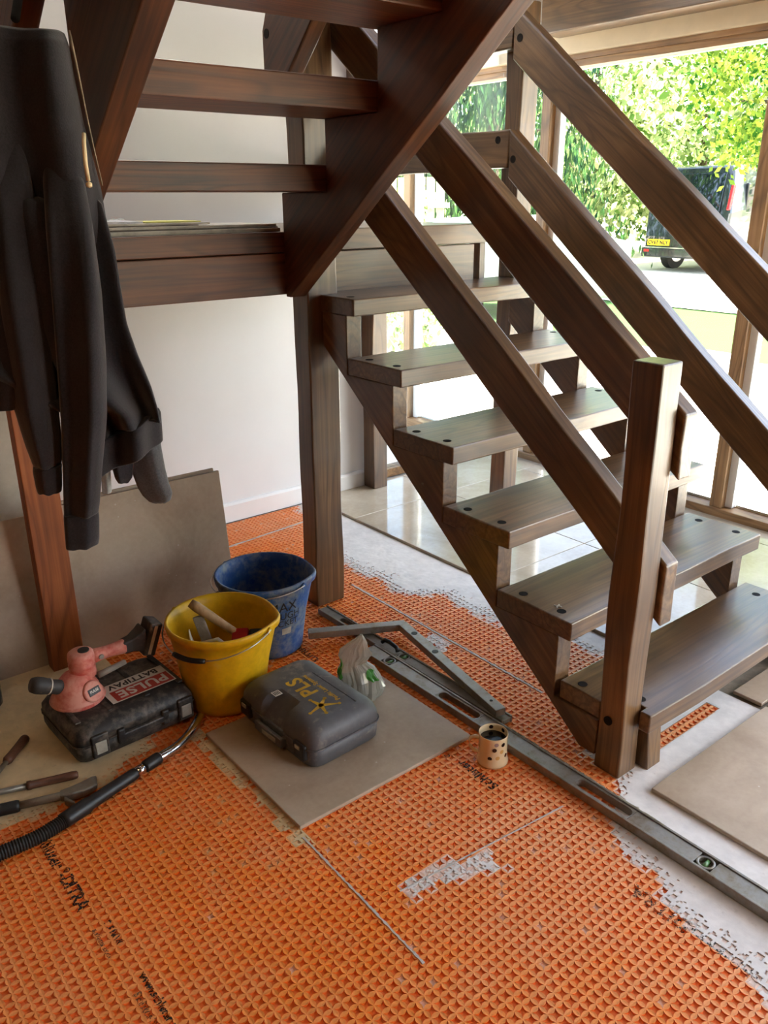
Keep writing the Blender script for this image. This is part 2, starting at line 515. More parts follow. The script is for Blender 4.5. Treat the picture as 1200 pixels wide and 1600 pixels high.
# lower flight
def string_poly(front, base):
    p = [(front, base)]
    for k in range(1, 7):
        yr = fy(k)+0.042
        if k > 1: p.append((yr, zt(k-1)-TT))
        else: p.append((front, zt(1)-TT)); p.append((fy(2)+0.042, zt(1)-TT)); continue
        p.append((yr, zt(k)-TT))
    p.append((2.335, zt(6)-TT))
    p.append((2.335, 0.81*2.335-0.908))
    p.append(((base+0.908)/0.81, base))
    # drop duplicate neighbours
    q = []
    for a in p:
        if not q or (abs(a[0]-q[-1][0])+abs(a[1]-q[-1][1])) > 1e-6: q.append(a)
    return q
MB().prism(wavy(string_poly(1.103, 0.028), 0.0015, 0.09, 2), XN0+0.002, XN1, 'x').build('string', M['wood_low'], st, bevel=0.003)
MB().prism(wavy(string_poly(1.016, 0.0), 0.0015, 0.09, 4), XF0, XF1, 'x').build('string', M['wood_low'], st, bevel=0.003)
# bearer beside the newel under the first tread
MB().prism(wavy([(0.990, 0.0), (1.13, 0.0), (1.13, zt(1)-TT-.001), (1.002, zt(1)-TT-.001)], 0.0015, 0.05, 5), 1.705, 1.765, 'x').build('bearer_block', M['wood_z'], st, bevel=0.003)

# first tread, notched round the newel
t1 = MB().prism([(1.671, fy(1)+0.004), (1.9, fy(1)-0.002), (2.3, fy(1)+0.003), (XT1+.01, fy(1)), (XT1+.01, 1.243), (1.628, 1.243), (1.628, 1.106), (1.699, 1.106), (1.699, 1.013), (1.671, 1.013)], zt(1)-TT, zt(1), 'z').build('tread', M['wood_x'], st, bevel=0.004)
plug(t1, 1.722, 1.045, zt(1)); plug(t1, 2.555, 1.03, zt(1)); plug(t1, 2.555, 1.17, zt(1)); plug(t1, 1.66, 1.19, zt(1))
for k in range(2, 7):
    t = tread('tread', XN0, XT1, fy(k), fy(k)+0.272, zt(k)-TT, zt(k), M['wood_x'], 10+k)
    for px in (1.655, 2.565):
        plug(t, px, fy(k)+0.065, zt(k)); plug(t, px, fy(k)+0.205 if k < 6 else fy(k)+0.19, zt(k))

# newel and posts
nw = post(MB(), 1.611, 1.693, 1.018, 1.100, 0.0, 1.105, 3.0, 0.005).build('newel_post', M['wood_z'], st, bevel=0.005)
plug(nw, 1.610, 1.066, 0.160, 0.0125, '-x')
post(MB(), 2.552, 2.640, 1.018, 1.100, 0.0, 1.105, 6.0, 0.005).build('newel_post', M['wood_z'], st, bevel=0.005)
post(MB(), 1.565, 1.687, 2.343, 2.430, 0.0, 2.30, 8.0, 0.006).build('landing_post', M['wood_z'], st, bevel=0.005)
post(MB(), 2.555, 2.642, 2.343, 2.428, 0.0, 2.12, 11.0, 0.006).build('landing_post', M['wood_z'], st, bevel=0.005)
post(MB(), 2.548, 2.640, 3.245, 3.335, 0.012, 1.30, 14.0, 0.006).build('landing_post', M['wood_z'], st, bevel=0.004)
MB().box(0.630, 0.735, 2.515, 2.563, 0.0, 1.30).build('landing_prop', M['wood_red_z'], st, bevel=0.003)

# rails of the lower flight
def rail(name, x0, x1, ya, yb, zfun, h, mat, seed, amp=0.005):
    poly = [(ya, zfun(ya)-h), (yb, zfun(yb)-h), (yb, zfun(yb)), (ya, zfun(ya))]
    return MB().prism(wavy(poly, amp, 0.07, seed), x0, x1, 'x').build(name, mat, st, bevel=0.007, segs=3)
def rail_plugs(r, x, pts):
    for y, z in pts: plug(r, x, y, z, 0.0135, '-x')
NLf = lambda y: 0.749+0.792*(y-1.189)
NUf = lambda y: 1.121+0.780*(y-1.181)
rail('hand_rail', 1.695, 1.750, 1.003, 2.41, NLf, 0.168, M['wood_low'], 21, 0.0025)
rail('hand_rail', 1.695, 1.750, 1.003, 2.41, NUf, 0.160, M['wood_low'], 22, 0.0025)
FLf = lambda y: 1.684+0.805*(y-2.335)
FUf = lambda y: 2.085+0.800*(y-2.338)
r1 = rail('hand_rail', 2.497, 2.552, 1.010, 2.345, FLf, 0.170, M['wood_low'], 23, 0.0025)
rail_plugs(r1, 2.4965, [(2.318, 1.585)])
r2 = rail('hand_rail', 2.497, 2.552, 1.010, 2.345, FUf, 0.170, M['wood_low'], 24, 0.0025)
rail_plugs(r2, 2.4965, [(2.312, 1.985)])
# level guard rails on the window side of the landing, mitred to the sloping rails
g1 = MB().prism(wavy([(2.347, 1.555), (3.36, 1.535), (3.36, 1.685), (2.338, 1.690)], 0.004, 0.08, 25), 2.497, 2.552, 'x').build('guard_rail', M['wood_y'], st, bevel=0.007, segs=3)
rail_plugs(g1, 2.4965, [(2.40, 1.655)])
g2 = MB().prism(wavy([(2.347, 1.955), (3.36, 1.94), (3.36, 2.09), (2.338, 2.092)], 0.004, 0.08, 26), 2.497, 2.552, 'x').build('guard_rail', M['wood_y'], st, bevel=0.007, segs=3)
rail_plugs(g2, 2.4965, [(2.385, 2.035)])

# landing
MB().box(0.66, 1.56, 2.365, 2.425, 1.290, 1.352).build('landing_beam', M['wood_shaded_x'], st, bevel=0.003)
MB().box(0.66, 1.56, 2.367, 2.425, 1.158, 1.287).build('landing_beam', M['wood_shaded_x'], st, bevel=0.003)
MB().box(1.689, 2.553, 2.398, 2.46, 1.286, 1.356).build('landing_beam', M['wood_x'], st, bevel=0.003)
MB().box(1.689, 2.395, 2.405, 2.46, 1.115, 1.283).build('landing_beam', M['wood_x'], st, bevel=0.003)
MB().box(2.430, 2.462, 2.41, 2.47, 1.00, 1.285).build('landing_stud', M['wood_z'], st, bevel=0.002)
for i in range(6):
    y0 = 2.462+i*0.15
    MB().box(0.66, 2.64, y0, y0+0.147, 1.318, 1.350).build('landing_plank', M['wood_x'], st, bevel=0.002)
MB().box(0.66, 2.64, 2.95, 3.0, 1.17, 1.316).build('landing_joist', M['wood_x'], st)
MB().box(0.66, 2.64, 3.30, 3.355, 1.17, 1.316).build('landing_joist', M['wood_x'], st)
MB().box(0.66, 0.71, 2.43, 3.30, 1.165, 1.316).build('landing_joist', M['wood_y'], st)

# upper flight, rising towards the viewer
UG, UR = 0.243, 0.195
NU_ = 8
def up_string():
    p = [(2.368, 1.150), (2.368, 1.468)]
    for k in range(1, NU_+1):
        yc = 2.368-UG*k
        p.append((yc, 1.468+UR*(k-1)))
        if k < NU_: p.append((yc, 1.468+UR*k))
    ye = 2.368-UG*NU_
    p.append((ye, 1.155+0.742*(2.35-ye)))
    p.append((2.345, 1.150))
    return p
MB().prism(wavy(up_string(), 0.0015, 0.09, 31), 1.500, 1.562, 'x').build('string', M['wood_up'], st, bevel=0.003)
MB().prism(wavy(up_string(), 0.0015, 0.09, 33), 0.700, 0.760, 'x').build('string', M['wood_up'], st, bevel=0.003)
for k in range(1, NU_):
    yb = 2.368-UG*k+0.004
    tread('tread', 0.69, 1.570 if k > 1 else 1.562, yb, yb+0.275 if k > 1 else yb+0.235, 1.469+UR*(k-1), 1.469+UR*(k-1)+0.073, M['wood_shaded_x'], 40+k)
# rails of the upper flight
URf = lambda y: 1.955+0.80*(2.44-y)
poly = [(2.452, 1.76), (2.452, 1.925), (2.43, 1.97), (0.9, URf(0.9)), (0.9, URf(0.9)-0.17), (2.38, URf(2.38)-0.26)]
r3 = MB().prism(wavy(poly, 0.003, 0.08, 51), 1.508, 1.563, 'x').build('hand_rail', M['wood_up'], st, bevel=0.006)
rail_plugs(r3, 1.5075, [(2.425, 1.915), (2.415, 1.79)])
ULf = lambda y: 1.98+0.75*(1.9-y)
rail('hand_rail', 0.615, 0.668, 0.95, 2.44, ULf, 0.17, M['wood_up'], 52)
post(MB(), 0.668, 0.750, 2.43, 2.51, 1.31, 2.1, 17.0, 0.005).build('landing_post', M['wood_red_z'], st, bevel=0.004)
# ---- orange uncoupling mat: real cavities, mortar smeared into them ----------
P_ = 0.0222
MX0, MY0 = -0.03, 0.20
def nz(x, y, s, seed=0.0):
    return mnoise.noise(Vector((x*s, y*s, seed)))
def interp(pts, t):
    if t <= pts[0][0]: return pts[0][1]
    for (a, b), (c, d) in zip(pts[:-1], pts[1:]):
        if t <= c: return b+(d-b)*(t-a)/(c-a)
    return pts[-1][1]
def sm(a, b, t):
    u = max(0.0, min(1.0, (t-a)/(b-a))); return u*u*(3-2*u)
RB = [(0.20, 1.27), (0.35, 1.30), (0.455, 1.335), (0.559, 1.348), (0.673, 1.365), (0.805, 1.433), (0.918, 1.466), (0.97, 1.58), (1.02, 1.66), (1.4, 1.70)]
LB = [(0.1, 1.875), (0.285, 1.875), (0.45, 1.86), (0.54, 1.868), (0.64, 1.93), (0.71, 1.975), (0.80, 2.06)]
FB = [(1.2, 2.19), (1.6, 2.14), (1.84, 2.06), (2.02, 2.02), (2.12, 2.06), (2.22, 1.935), (2.66, 1.935), (2.90, 2.02), (3.10, 2.12), (3.34, 2.19)]
def mortar(x, y):
    """0 clean orange ... 1 flush with mortar"""
    w = 0.035*nz(x, y, 9.0, 1.0)+0.02*nz(x, y, 24.0, 5.0)
    m = 0.0
    if y < 1.16:
        m = max(m, sm(-0.085, 0.05, x-interp(RB, y)+1.3*w))
        if 1.75 < x < 2.13 and 1.02 < y+0.2*w < 1.068: m = 0.0
    m = max(m, sm(-0.14, 0.05, x-interp(FB, y)+1.2*w) if y > 1.15 else 0.0)
    if x < 0.80 and y < 2.6: m = max(m, sm(-0.06, 0.05, y-interp(LB, x)+1.4*w))
    # trowel smear in the foreground, patches by the seams, bead round the loose tile
    m = max(m, (0.50+0.35*nz(x, y, 30.0, 8.0))*sm(0.06, 0.015, abs(y-(1.03+0.25*(1.16-x))+0.4*w))*sm(0.90, 0.95, x)*sm(1.19, 1.15, x))
    m = max(m, 0.55*sm(0.10, 0.04, abs(y-1.86)+w)*sm(0.045, 0.02, abs(x-1.735)+0.5*w))
    m = max(m, (0.62+0.5*nz(x, y, 16.0, 2.0))*sm(0.034, 0.010, abs(x-0.842)+0.5*w)*sm(1.30, 1.40, y)*sm(2.0, 1.9, y))
    # dusty ridges drifting towards the window side
    d = 0.16+0.30*nz(x, y, 2.3, 9.0)+0.22*nz(x, y, 14.0, 3.0)
    d += 0.36*sm(0.8, 1.4, x)*sm(1.6, 0.7, y)+0.26*sm(1.6, 2.0, x)
    d *= 0.55+0.45*sm(0.3, 0.8, x)
    return m, max(0.0, min(1.0, d))

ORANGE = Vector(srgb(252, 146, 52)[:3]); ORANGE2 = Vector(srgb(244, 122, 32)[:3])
GREY = Vector(srgb(234, 230, 226)[:3]); DUST = Vector(srgb(226, 196, 164)[:3]); CREAM = Vector(srgb(224, 202, 158)[:3])
SEAMS_X = (0.845, 1.778)
def cell_open(n):
    """outline of a cavity mouth: four points, sides pushed in by the petals"""
    pts = []
    for s in range(4):
        for i in range(n):
            t = i/n*2-1                      # -1..1 along the side
            inset = 0.075+0.155*(1-t*t)
            a, b = t*(0.5-0.075), -(0.5-inset)
            for _ in range(s): a, b = -b, a
            pts.append((a, b))
    return pts
OPEN4, OPEN2 = cell_open(4), cell_open(2)
DEPTH = 0.0042
CELLM = {}
def sheet(name, label, ix0, ix1, iy0, iy1):
    V = []; Fc = []; C = []
    rng = random.Random(ix0)
    for ix in range(ix0, ix1):
        for iy in range(iy0, iy1):
            cx = MX0+(ix+0.5)*P_; cy = MY0+(iy+0.5)*P_
            m, d = mortar(cx, cy)
            h = P_/2
            CELLM[(ix, iy)] = m
            base = len(V)
            mcol = CREAM if (cx < 0.86 and cy > 1.3) else GREY
            jig = rng.random()
            if m > 0.97:
                top = 0.0008
                V += [(cx-h, cy-h, top), (cx+h, cy-h, top), (cx+h, cy+h, top), (cx-h, cy+h, top)]
                q = mcol*(0.94+0.06*jig)
                C += [q]*4
                Fc.append((base, base+1, base+2, base+3)); continue
            op = OPEN4 if cy < 1.75 else OPEN2
            n = len(op)
            seamy = min(abs(cx-sx) for sx in SEAMS_X) < P_*0.5
            depth = DEPTH*(1.0 if m < 0.33+0.2*jig else 0.35)
            # outer square with a point at each outline angle
            lim = 0.5
            rc = (ORANGE*(1-d*0.7)+DUST*d*0.7)
            if m > 0.22+0.25*jig: rc = mcol*0.6+rc*0.4 if m < 0.5 else mcol*0.95
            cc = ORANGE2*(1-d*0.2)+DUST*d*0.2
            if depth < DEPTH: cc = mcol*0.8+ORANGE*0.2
            elif jig > 0.965 and cx > 0.55: cc = mcol*0.6+ORANGE*0.4
            for a, b in op:
                k = lim/max(abs(a), abs(b))
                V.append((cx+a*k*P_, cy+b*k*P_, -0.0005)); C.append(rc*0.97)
            for a, b in op:
                k = 1.0+0.10/max(abs(a), abs(b))*0.5
                V.append((cx+a*P_, cy+b*P_, 0.0)); C.append(rc)
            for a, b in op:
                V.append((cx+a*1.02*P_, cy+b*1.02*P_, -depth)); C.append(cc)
            for i in range(n):
                j = (i+1) % n
                Fc.append((base+i, base+j, base+n+j, base+n+i))
                Fc.append((base+n+i, base+n+j, base+2*n+j, base+2*n+i))
            Fc.append(tuple(base+2*n+i for i in range(n)))
    me = bpy.data.meshes.new(name)
    me.from_pydata(V, [], Fc)
    ca = me.color_attributes.new('tint', 'FLOAT_COLOR', 'POINT')
    flat = []
    for c in C: flat += [c[0], c[1], c[2], 1.0]
    ca.data.foreach_set('color', flat)
    me.materials.append(M['mat'])
    me.update()
    o = bpy.data.objects.new(name, me); COL.objects.link(o)
    tag(o, label, 'mat', 'sheets of orange floor matting')
    return o
_m = N('orange_plastic_mat')
_at = _m.n('ShaderNodeAttribute'); _at.attribute_name = 'tint'
_tc = _m.n('ShaderNodeTexCoord')
_nn = _m.noise(_tc.outputs['Object'], 90.0, 4.0, 0.7)
_ff = _m.ramp(_nn, [(0.3, (0.86, 0.86, 0.86, 1)), (0.7, (1.06, 1.06, 1.06, 1))])
_m.l(_m.mix(1.0, _at.outputs['Color'], _ff, 'MULTIPLY'), _m.b.inputs['Base Color'])
_m.set(Roughness=0.5)
_m.bump(_nn, 0.25, 0.0015)
M['mat'] = _m.m
nxs = [0, int(round((0.845-MX0)/P_)), int(round((1.778-MX0)/P_)), int(round((2.215-MX0)/P_))]
NY = int((3.342-MY0)/P_)
sheet('uncoupling_mat', 'orange dimpled floor mat sheet nearest the hammer and vacuum hose', nxs[0], nxs[1], 0, NY)
sheet('uncoupling_mat', 'orange dimpled floor mat sheet under the loose tile, mug and long level', nxs[1], nxs[2], 0, NY)
sheet('uncoupling_mat', 'narrow orange dimpled floor mat sheet under the lower stair flight', nxs[2], nxs[3], 0, NY)
def mat_height(x, y):
    ix = math.floor((x-MX0)/P_); iy = math.floor((y-MY0)/P_)
    cx = MX0+(ix+0.5)*P_; cy = MY0+(iy+0.5)*P_
    a, b = abs(x-cx)/P_, abs(y-cy)/P_
    t1 = max(-1, min(1, a/0.425)); t2 = max(-1, min(1, b/0.425))
    inside = b < 0.5-(0.075+0.155*(1-t1*t1)) and a < 0.5-(0.075+0.155*(1-t2*t2))
    return -DEPTH if inside else 0.0
# thin skin of mortar bridging the cavities, ragged at its edge
def skin():
    st_ = 0.0056; V = []; Fc = []; idx = {}
    def vid(i, j):
        k = (i, j)
        if k not in idx:
            idx[k] = len(V)
            x, y = MX0+i*st_, MY0+j*st_
            V.append((x+0.002*nz(x, y, 300, 1), y+0.002*nz(x, y, 300, 4), 0.0011+0.0004*nz(x, y, 60, 2)))
        return idx[k]
    for i in range(int((2.21-MX0)/st_)):
        for j in range(int((3.33-MY0)/st_)):
            x, y = MX0+(i+.5)*st_, MY0+(j+.5)*st_
            m = CELLM.get((int((x-MX0)/P_), int((y-MY0)/P_)), 0.0)
            if m < 0.30: continue
            mm = mortar(x, y)[0]
            fx, fy_ = ((x-MX0)/P_) % 1.0-0.5, ((y-MY0)/P_) % 1.0-0.5
            ridge = 0.30 if mat_height(x, y) == 0.0 else -0.05
            if mm+ridge+0.24*nz(x, y, 55.0, 11.0)+0.20*nz(x, y, 150.0, 13.0) > 0.80:
                Fc.append((vid(i, j), vid(i+1, j), vid(i+1, j+1), vid(i, j+1)))
    return V, Fc
# mortar drawn along the sheet joints
def seam(name, label, pts, w, col='mortar_grey'):
    rng = random.Random(len(pts)+int(w*1e5))
    mb = MB(); L = []; Rr = []
    for i, (x, y) in enumerate(pts):
        t = Vector((pts[min(i+1, len(pts)-1)][0]-pts[max(i-1, 0)][0], pts[min(i+1, len(pts)-1)][1]-pts[max(i-1, 0)][1])).normalized()
        nn = Vector((-t.y, t.x))
        a = w*(0.55+0.75*abs(nz(x*7, y*7, 9.0, w*99)))*(0.4+rng.random()); b = w*(0.55+0.6*rng.random())
        L.append((x+nn.x*a, y+nn.y*a, 0.0014)); Rr.append((x-nn.x*b, y-nn.y*b, 0.0014))
    n = len(L)
    mb.add(L+Rr, [(n+i, n+i+1, i+1, i) for i in range(n-1)])
    o = mb.build(name, M[col])
    md = o.modifiers.new('solid', 'SOLIDIFY'); md.thickness = 0.0018; md.offset = -1
    return tag(o, label, 'mortar', 'dried mortar lines on the matting')
M['mortar_grey'] = plain('dried_grey_mortar', srgb(196, 190, 184), 0.9, var=0.08, vscale=70, bump=0.4)
def line(a, b, n): return [(a[0]+(b[0]-a[0])*i/n, a[1]+(b[1]-a[1])*i/n) for i in range(n+1)]
seam('mortar_line', 'grey mortar line along the mat joint running from the loose tile to the viewer', line((0.846, 1.37), (0.838, 0.92), 70), 0.0032)
seam('mortar_line', 'grey mortar line along the mat joint beside the metal square', line((1.781, 2.42), (1.776, 1.42), 110), 0.0055)
seam('mortar_line', 'thin grey mortar line crossing the matting in front of the mug', line((0.92, 1.094), (1.42, 1.043), 60), 0.0020)
seam('mortar_line', 'grey mortar line along the far mat joint by the white wall', line((1.50, 3.07), (2.20, 3.14), 60), 0.006)
_v, _f = skin()
_cream = [f for f in _f if _v[f[0]][0] < 0.86 and _v[f[0]][1] > 1.3]
_grey = [f for f in _f if not (_v[f[0]][0] < 0.86 and _v[f[0]][1] > 1.3)]
M['mortar_white'] = plain('spread_white_mortar', srgb(234, 230, 226), 0.9, var=0.07, vscale=22, bump=0.5)
M['mortar_cream'] = plain('spread_cream_adhesive', srgb(228, 206, 162), 0.9, var=0.07, vscale=22, bump=0.5)
for _fs, _mt, _lb in ((_cream, 'mortar_cream', 'cream adhesive spread over the matting under the black case and hand tools'), (_grey, 'mortar_white', 'white mortar spread into the matting beside the long level and the laid tiles')):
    _used = sorted({i for f in _fs for i in f}); _re = {k: n for n, k in enumerate(_used)}
    _mb = MB().add([_v[i] for i in _used], [tuple(_re[i] for i in f) for f in _fs])
    _o = tag(_mb.build('spread_mortar', M[_mt]), _lb, 'mortar'); _o['kind'] = 'stuff'
# plain matting running on under and behind the viewer
M['mat_plain'] = plain('orange_plastic_mat_beyond', srgb(232, 112, 36), 0.55, var=0.12, vscale=45)
far = MB().box(-2.55, MX0-0.002, -1.79, 3.34, -0.006, -0.001).box(MX0, 1.63, -1.79, MY0-0.002, -0.006, -0.001)
tag(far.build('uncoupling_mat', M['mat_plain']), 'orange floor matting covering the rest of the room behind the viewer', 'mat', 'sheets of orange floor matting')

# ---- printing on the mat ----------------------------------------------------
def text_mesh(s, size, spacing=1.0, bold=0.0):
    cu = bpy.data.curves.new('lettering', 'FONT')
    cu.body = s; cu.size = size; cu.space_character = spacing; cu.align_x = 'LEFT'
    cu.resolution_u = 3; cu.offset = bold
    ob = bpy.data.objects.new('lettering', cu); COL.objects.link(ob)
    bpy.context.view_layer.update()
    dg = bpy.context.evaluated_depsgraph_get()
    me = bpy.data.meshes.new_from_object(ob.evaluated_get(dg))
    bpy.data.objects.remove(ob)
    bpy.data.curves.remove(cu)
    me.materials.clear()
    return me
from mathutils.bvhtree import BVHTree
M['ink'] = plain('black_print', srgb(36, 28, 24), 0.6)
M['ink_faint'] = plain('faded_print', srgb(120, 76, 46), 0.6)
def mat_print(s, start, direction, up, size, mat, label, step=0.0016, keep=1.0, spacing=1.0):
    me = text_mesh(s, size, spacing, size*0.028)
    if not me.polygons: return
    bv = BVHTree.FromPolygons([v.co.copy() for v in me.vertices], [tuple(p.vertices) for p in me.polygons])
    xs = [v.co.x for v in me.vertices]; yy = [v.co.y for v in me.vertices]
    mb = MB(); rng = random.Random(7)
    x = min(xs)
    while x < max(xs):
        y = min(yy)
        while y < max(yy):
            hit = bv.ray_cast(Vector((x, y, 1)), Vector((0, 0, -1)))
            if hit[0] is not None and rng.random() < keep:
                wx = start[0]+direction[0]*x+up[0]*y; wy = start[1]+direction[1]*x+up[1]*y
                z = mat_height(wx, wy)+0.0004; q = step*0.52
                mb.add([(wx-q, wy-q, z), (wx+q, wy-q, z), (wx+q, wy+q, z), (wx-q, wy+q, z)], [(0, 1, 2, 3)])
            y += step
        x += step
    o = mb.build('printed_lettering', mat)
    tag(o, label, 'lettering', 'printing on the orange matting')
mat_print('Schluter  -DITRA', (0.340, 1.790), (0, -1), (1, 0), 0.041, M['ink'], 'large black lettering on the orange mat below the vacuum hose', keep=0.93, spacing=1.02)
mat_print('\u00ae', (0.356, 1.637), (0, -1), (1, 0), 0.020, M['ink'], 'tiny circled letter mark within the large black lettering below the hose', step=0.0011)
mat_print('T P M W', (0.372, 1.432), (0, -1), (1, 0), 0.020, M['ink'], 'short row of four spaced black capitals on the orange mat', keep=0.9, spacing=1.0)
mat_print('schluter.com', (0.345, 1.425), (0, -1), (1, 0), 0.017, M['ink_faint'], 'faded small lettering beside the four spaced capitals on the orange mat', keep=0.7)
mat_print('www.schluter.com', (0.378, 1.262), (0, -1), (1, 0), 0.024, M['ink'], 'small black web address on the orange mat at the lower left', keep=0.9)
mat_print('Schluter-Systems', (0.352, 1.225), (0, -1), (1, 0), 0.020, M['ink_faint'], 'faded small lettering beside the web address on the orange mat', keep=0.7)
mat_print('\u00ae', (1.338, 1.372), (0, 1), (-1, 0), 0.020, M['ink'], 'tiny circled letter mark at the corner of the loose tile', step=0.0011)
mat_print('Schluter', (1.352, 1.200), (0, 1), (-1, 0), 0.040, M['ink'], 'black lettering on the orange mat between the loose tile and the mug', keep=0.95, spacing=1.05)
mat_print('Schluter-DITRA', (1.345, 0.44), (0, 1), (-1, 0), 0.046, M['ink'], 'broken black lettering half covered by mortar beside the long level', keep=0.45, spacing=1.1)
mat_print('DITRA', (1.352, 2.03), (0, 1), (-1, 0), 0.036, M['ink'], 'black lettering on the orange mat between the grey case and the blue bucket', keep=0.85, spacing=1.1)
# ---- outside ----------------------------------------------------------------
def gz(x): return -0.06+0.09*max(0.0, min(1.0, (x-5.0)/8.0))
M['lawn'] = plain('mown_grass', srgb(46, 88, 16), 0.9, var=0.25, vscale=3.0)
M['drive'] = plain('pale_gravel_drive', srgb(214, 204, 186), 0.95, var=0.1, vscale=9.0)
M['paving'] = plain('pale_sandstone_paving', srgb(214, 208, 198), 0.8, var=0.08, vscale=2.5)
M['joint'] = plain('paving_joint', srgb(150, 142, 130), 0.95)
def ground(name, mat, x0, x1, y0, y1, dz, n=12):
    mb = MB(); v = []; f = []
    for i in range(n+1):
        x = x0+(x1-x0)*i/n
        v += [(x, y0, gz(x)+dz), (x, y1, gz(x)+dz)]
    for i in range(n): f.append((2*i, 2*i+2, 2*i+3, 2*i+1))
    mb.add(v, f)
    return struct(mb.build(name, mat))
ground('ground_lawn', M['lawn'], 3.72, 60, -30, 60, -0.012, 40)
struct(MB().box(-40, 3.72, 3.48, 60, -0.2, -0.075).box(-40, 3.72, -40, -1.92, -0.2, -0.075).box(-40, -2.72, -2.72, 3.48, -0.2, -0.075).build('ground_yard', M['drive']))
ground('ground_drive', M['drive'], 10.6, 60, -30, 60, 0.004, 24)
pat = struct(MB().box(3.72, 7.6, -3.0, 9.0, -0.2, -0.052).build('patio', M['joint']))
rng = random.Random(4)
slab_me = None
y = -3.0; row = 0
while y < 8.9:
    x = 3.73-(0.3 if row % 2 else 0.0)
    while x < 7.5:
        o = MB()
        if slab_me is None:
            sl = MB().box(0, 0.588, 0, 0.588, 0, 0.036).build('paving_slab', M['paving'], pat, bevel=0.004)
            slab_me = sl
        else:
            sl = slab_me.copy(); COL.objects.link(sl); sl.parent = pat
        sl.location = (max(x, 3.73), y, -0.053+rng.uniform(-0.002, 0.002))
        x += 0.6
    y += 0.6; row += 1

def leafmat(name, c1, c2, trans=0.5):
    m = N(name)
    oi = m.n('ShaderNodeNewGeometry')
    col = m.ramp(oi.outputs['Random Per Island'], [(0.1, c1), (0.9, c2)])
    df = m.n('ShaderNodeBsdfDiffuse'); tl = m.n('ShaderNodeBsdfTranslucent')
    mx = m.n('ShaderNodeMixShader'); mx.inputs[0].default_value = trans
    m.l(col, df.inputs[0]); m.l(col, tl.inputs[0])
    m.l(df.outputs[0], mx.inputs[1]); m.l(tl.outputs[0], mx.inputs[2])
    m.l(mx.outputs[0], m.out.inputs[0])
    return m.m
M['leaf_a'] = leafmat('bright_leaves', srgb(84, 116, 54), srgb(206, 214, 160))
M['leaf_b'] = leafmat('maple_leaves', srgb(44, 92, 34), srgb(156, 172, 70))
M['leaf_c'] = leafmat('conifer_sprays', srgb(16, 40, 28), srgb(62, 92, 46), 0.2)
M['leaf_d'] = leafmat('willow_leaves', srgb(120, 140, 84), srgb(220, 224, 176))
M['bark'] = plain('tree_bark', srgb(84, 70, 56), 0.95, var=0.3, vscale=12)
def tree(name, label, x, y, h, rx, z0, nleaf, leaf, mat, seed, droop=0.0, conifer=False):
    t = thing(name, label, 'tree', (x, y, gz(x)), 'trees and shrubs in the garden')
    rng = random.Random(seed)
    tr = MB()
    g = gz(x)
    k = 7
    tr.tube([(x+0.15*n1(i, seed), y+0.15*n1(i, seed+4), g-0.05+h*0.85*i/k) for i in range(k+1)], [0.16*h/7*(1-0.8*i/k)+0.02 for i in range(k+1)], 8)
    for b in range(9):
        a = rng.uniform(0, 2*pi); zb = g+z0+(h-z0)*rng.uniform(0.1, 0.7)
        L = rx*rng.uniform(0.5, 0.85)
        tr.tube([(x, y, zb), (x+cos(a)*L*.5, y+sin(a)*L*.5, zb+L*.3), (x+cos(a)*L, y+sin(a)*L, zb+L*(.35 if not conifer else -.1))], [0.05, 0.03, 0.012], 6)
    tr.build('trunk', M['bark'], t)
    # clumps of leaves
    mb = MB()
    V = []; Fc = []
    nc = max(12, int(nleaf/90))
    cl = []
    for c in range(nc):
        while True:
            a = rng.uniform(0, 2*pi); rr = sqrt(rng.random()); zz = rng.random()
            prof = (1-zz)**0.8 if conifer else sqrt(max(0.0, 1-(2*zz-0.85)**2/1.35))
            if rr <= 1: break
        cl.append((x+cos(a)*rr*rx*prof, y+sin(a)*rr*rx*prof, g+z0+(h-z0)*zz))
    cr = rx*0.26
    for i in range(nleaf):
        c = cl[rng.randrange(nc)]
        p = Vector((c[0]+rng.gauss(0, cr*.55), c[1]+rng.gauss(0, cr*.55), c[2]+rng.gauss(0, cr*.42)-droop*rng.random()))
        n = Vector((rng.gauss(0, 1), rng.gauss(0, 1), rng.gauss(0, 1)+0.5)).normalized()
        a = n.orthogonal().normalized(); b = n.cross(a)
        if droop: a = Vector((0.2*rng.gauss(0, 1), 0.2*rng.gauss(0, 1), -1)).normalized(); b = a.cross(Vector((rng.gauss(0, 1), rng.gauss(0, 1), 0))).normalized()
        s = leaf*rng.uniform(0.6, 1.3); w = s*(0.5 if not droop else 0.28)
        q = len(V)
        V += [tuple(p-a*s), tuple(p+b*w), tuple(p+a*s), tuple(p-b*w)]
        Fc.append((q, q+1, q+2, q+3))
    mb.v = V; mb.f = Fc
    fo = mb.build('foliage', mat, t)
    fo['kind'] = 'stuff'
    return t
def pol(az, d): return (d*cos(radians(az)), d*sin(radians(az)))
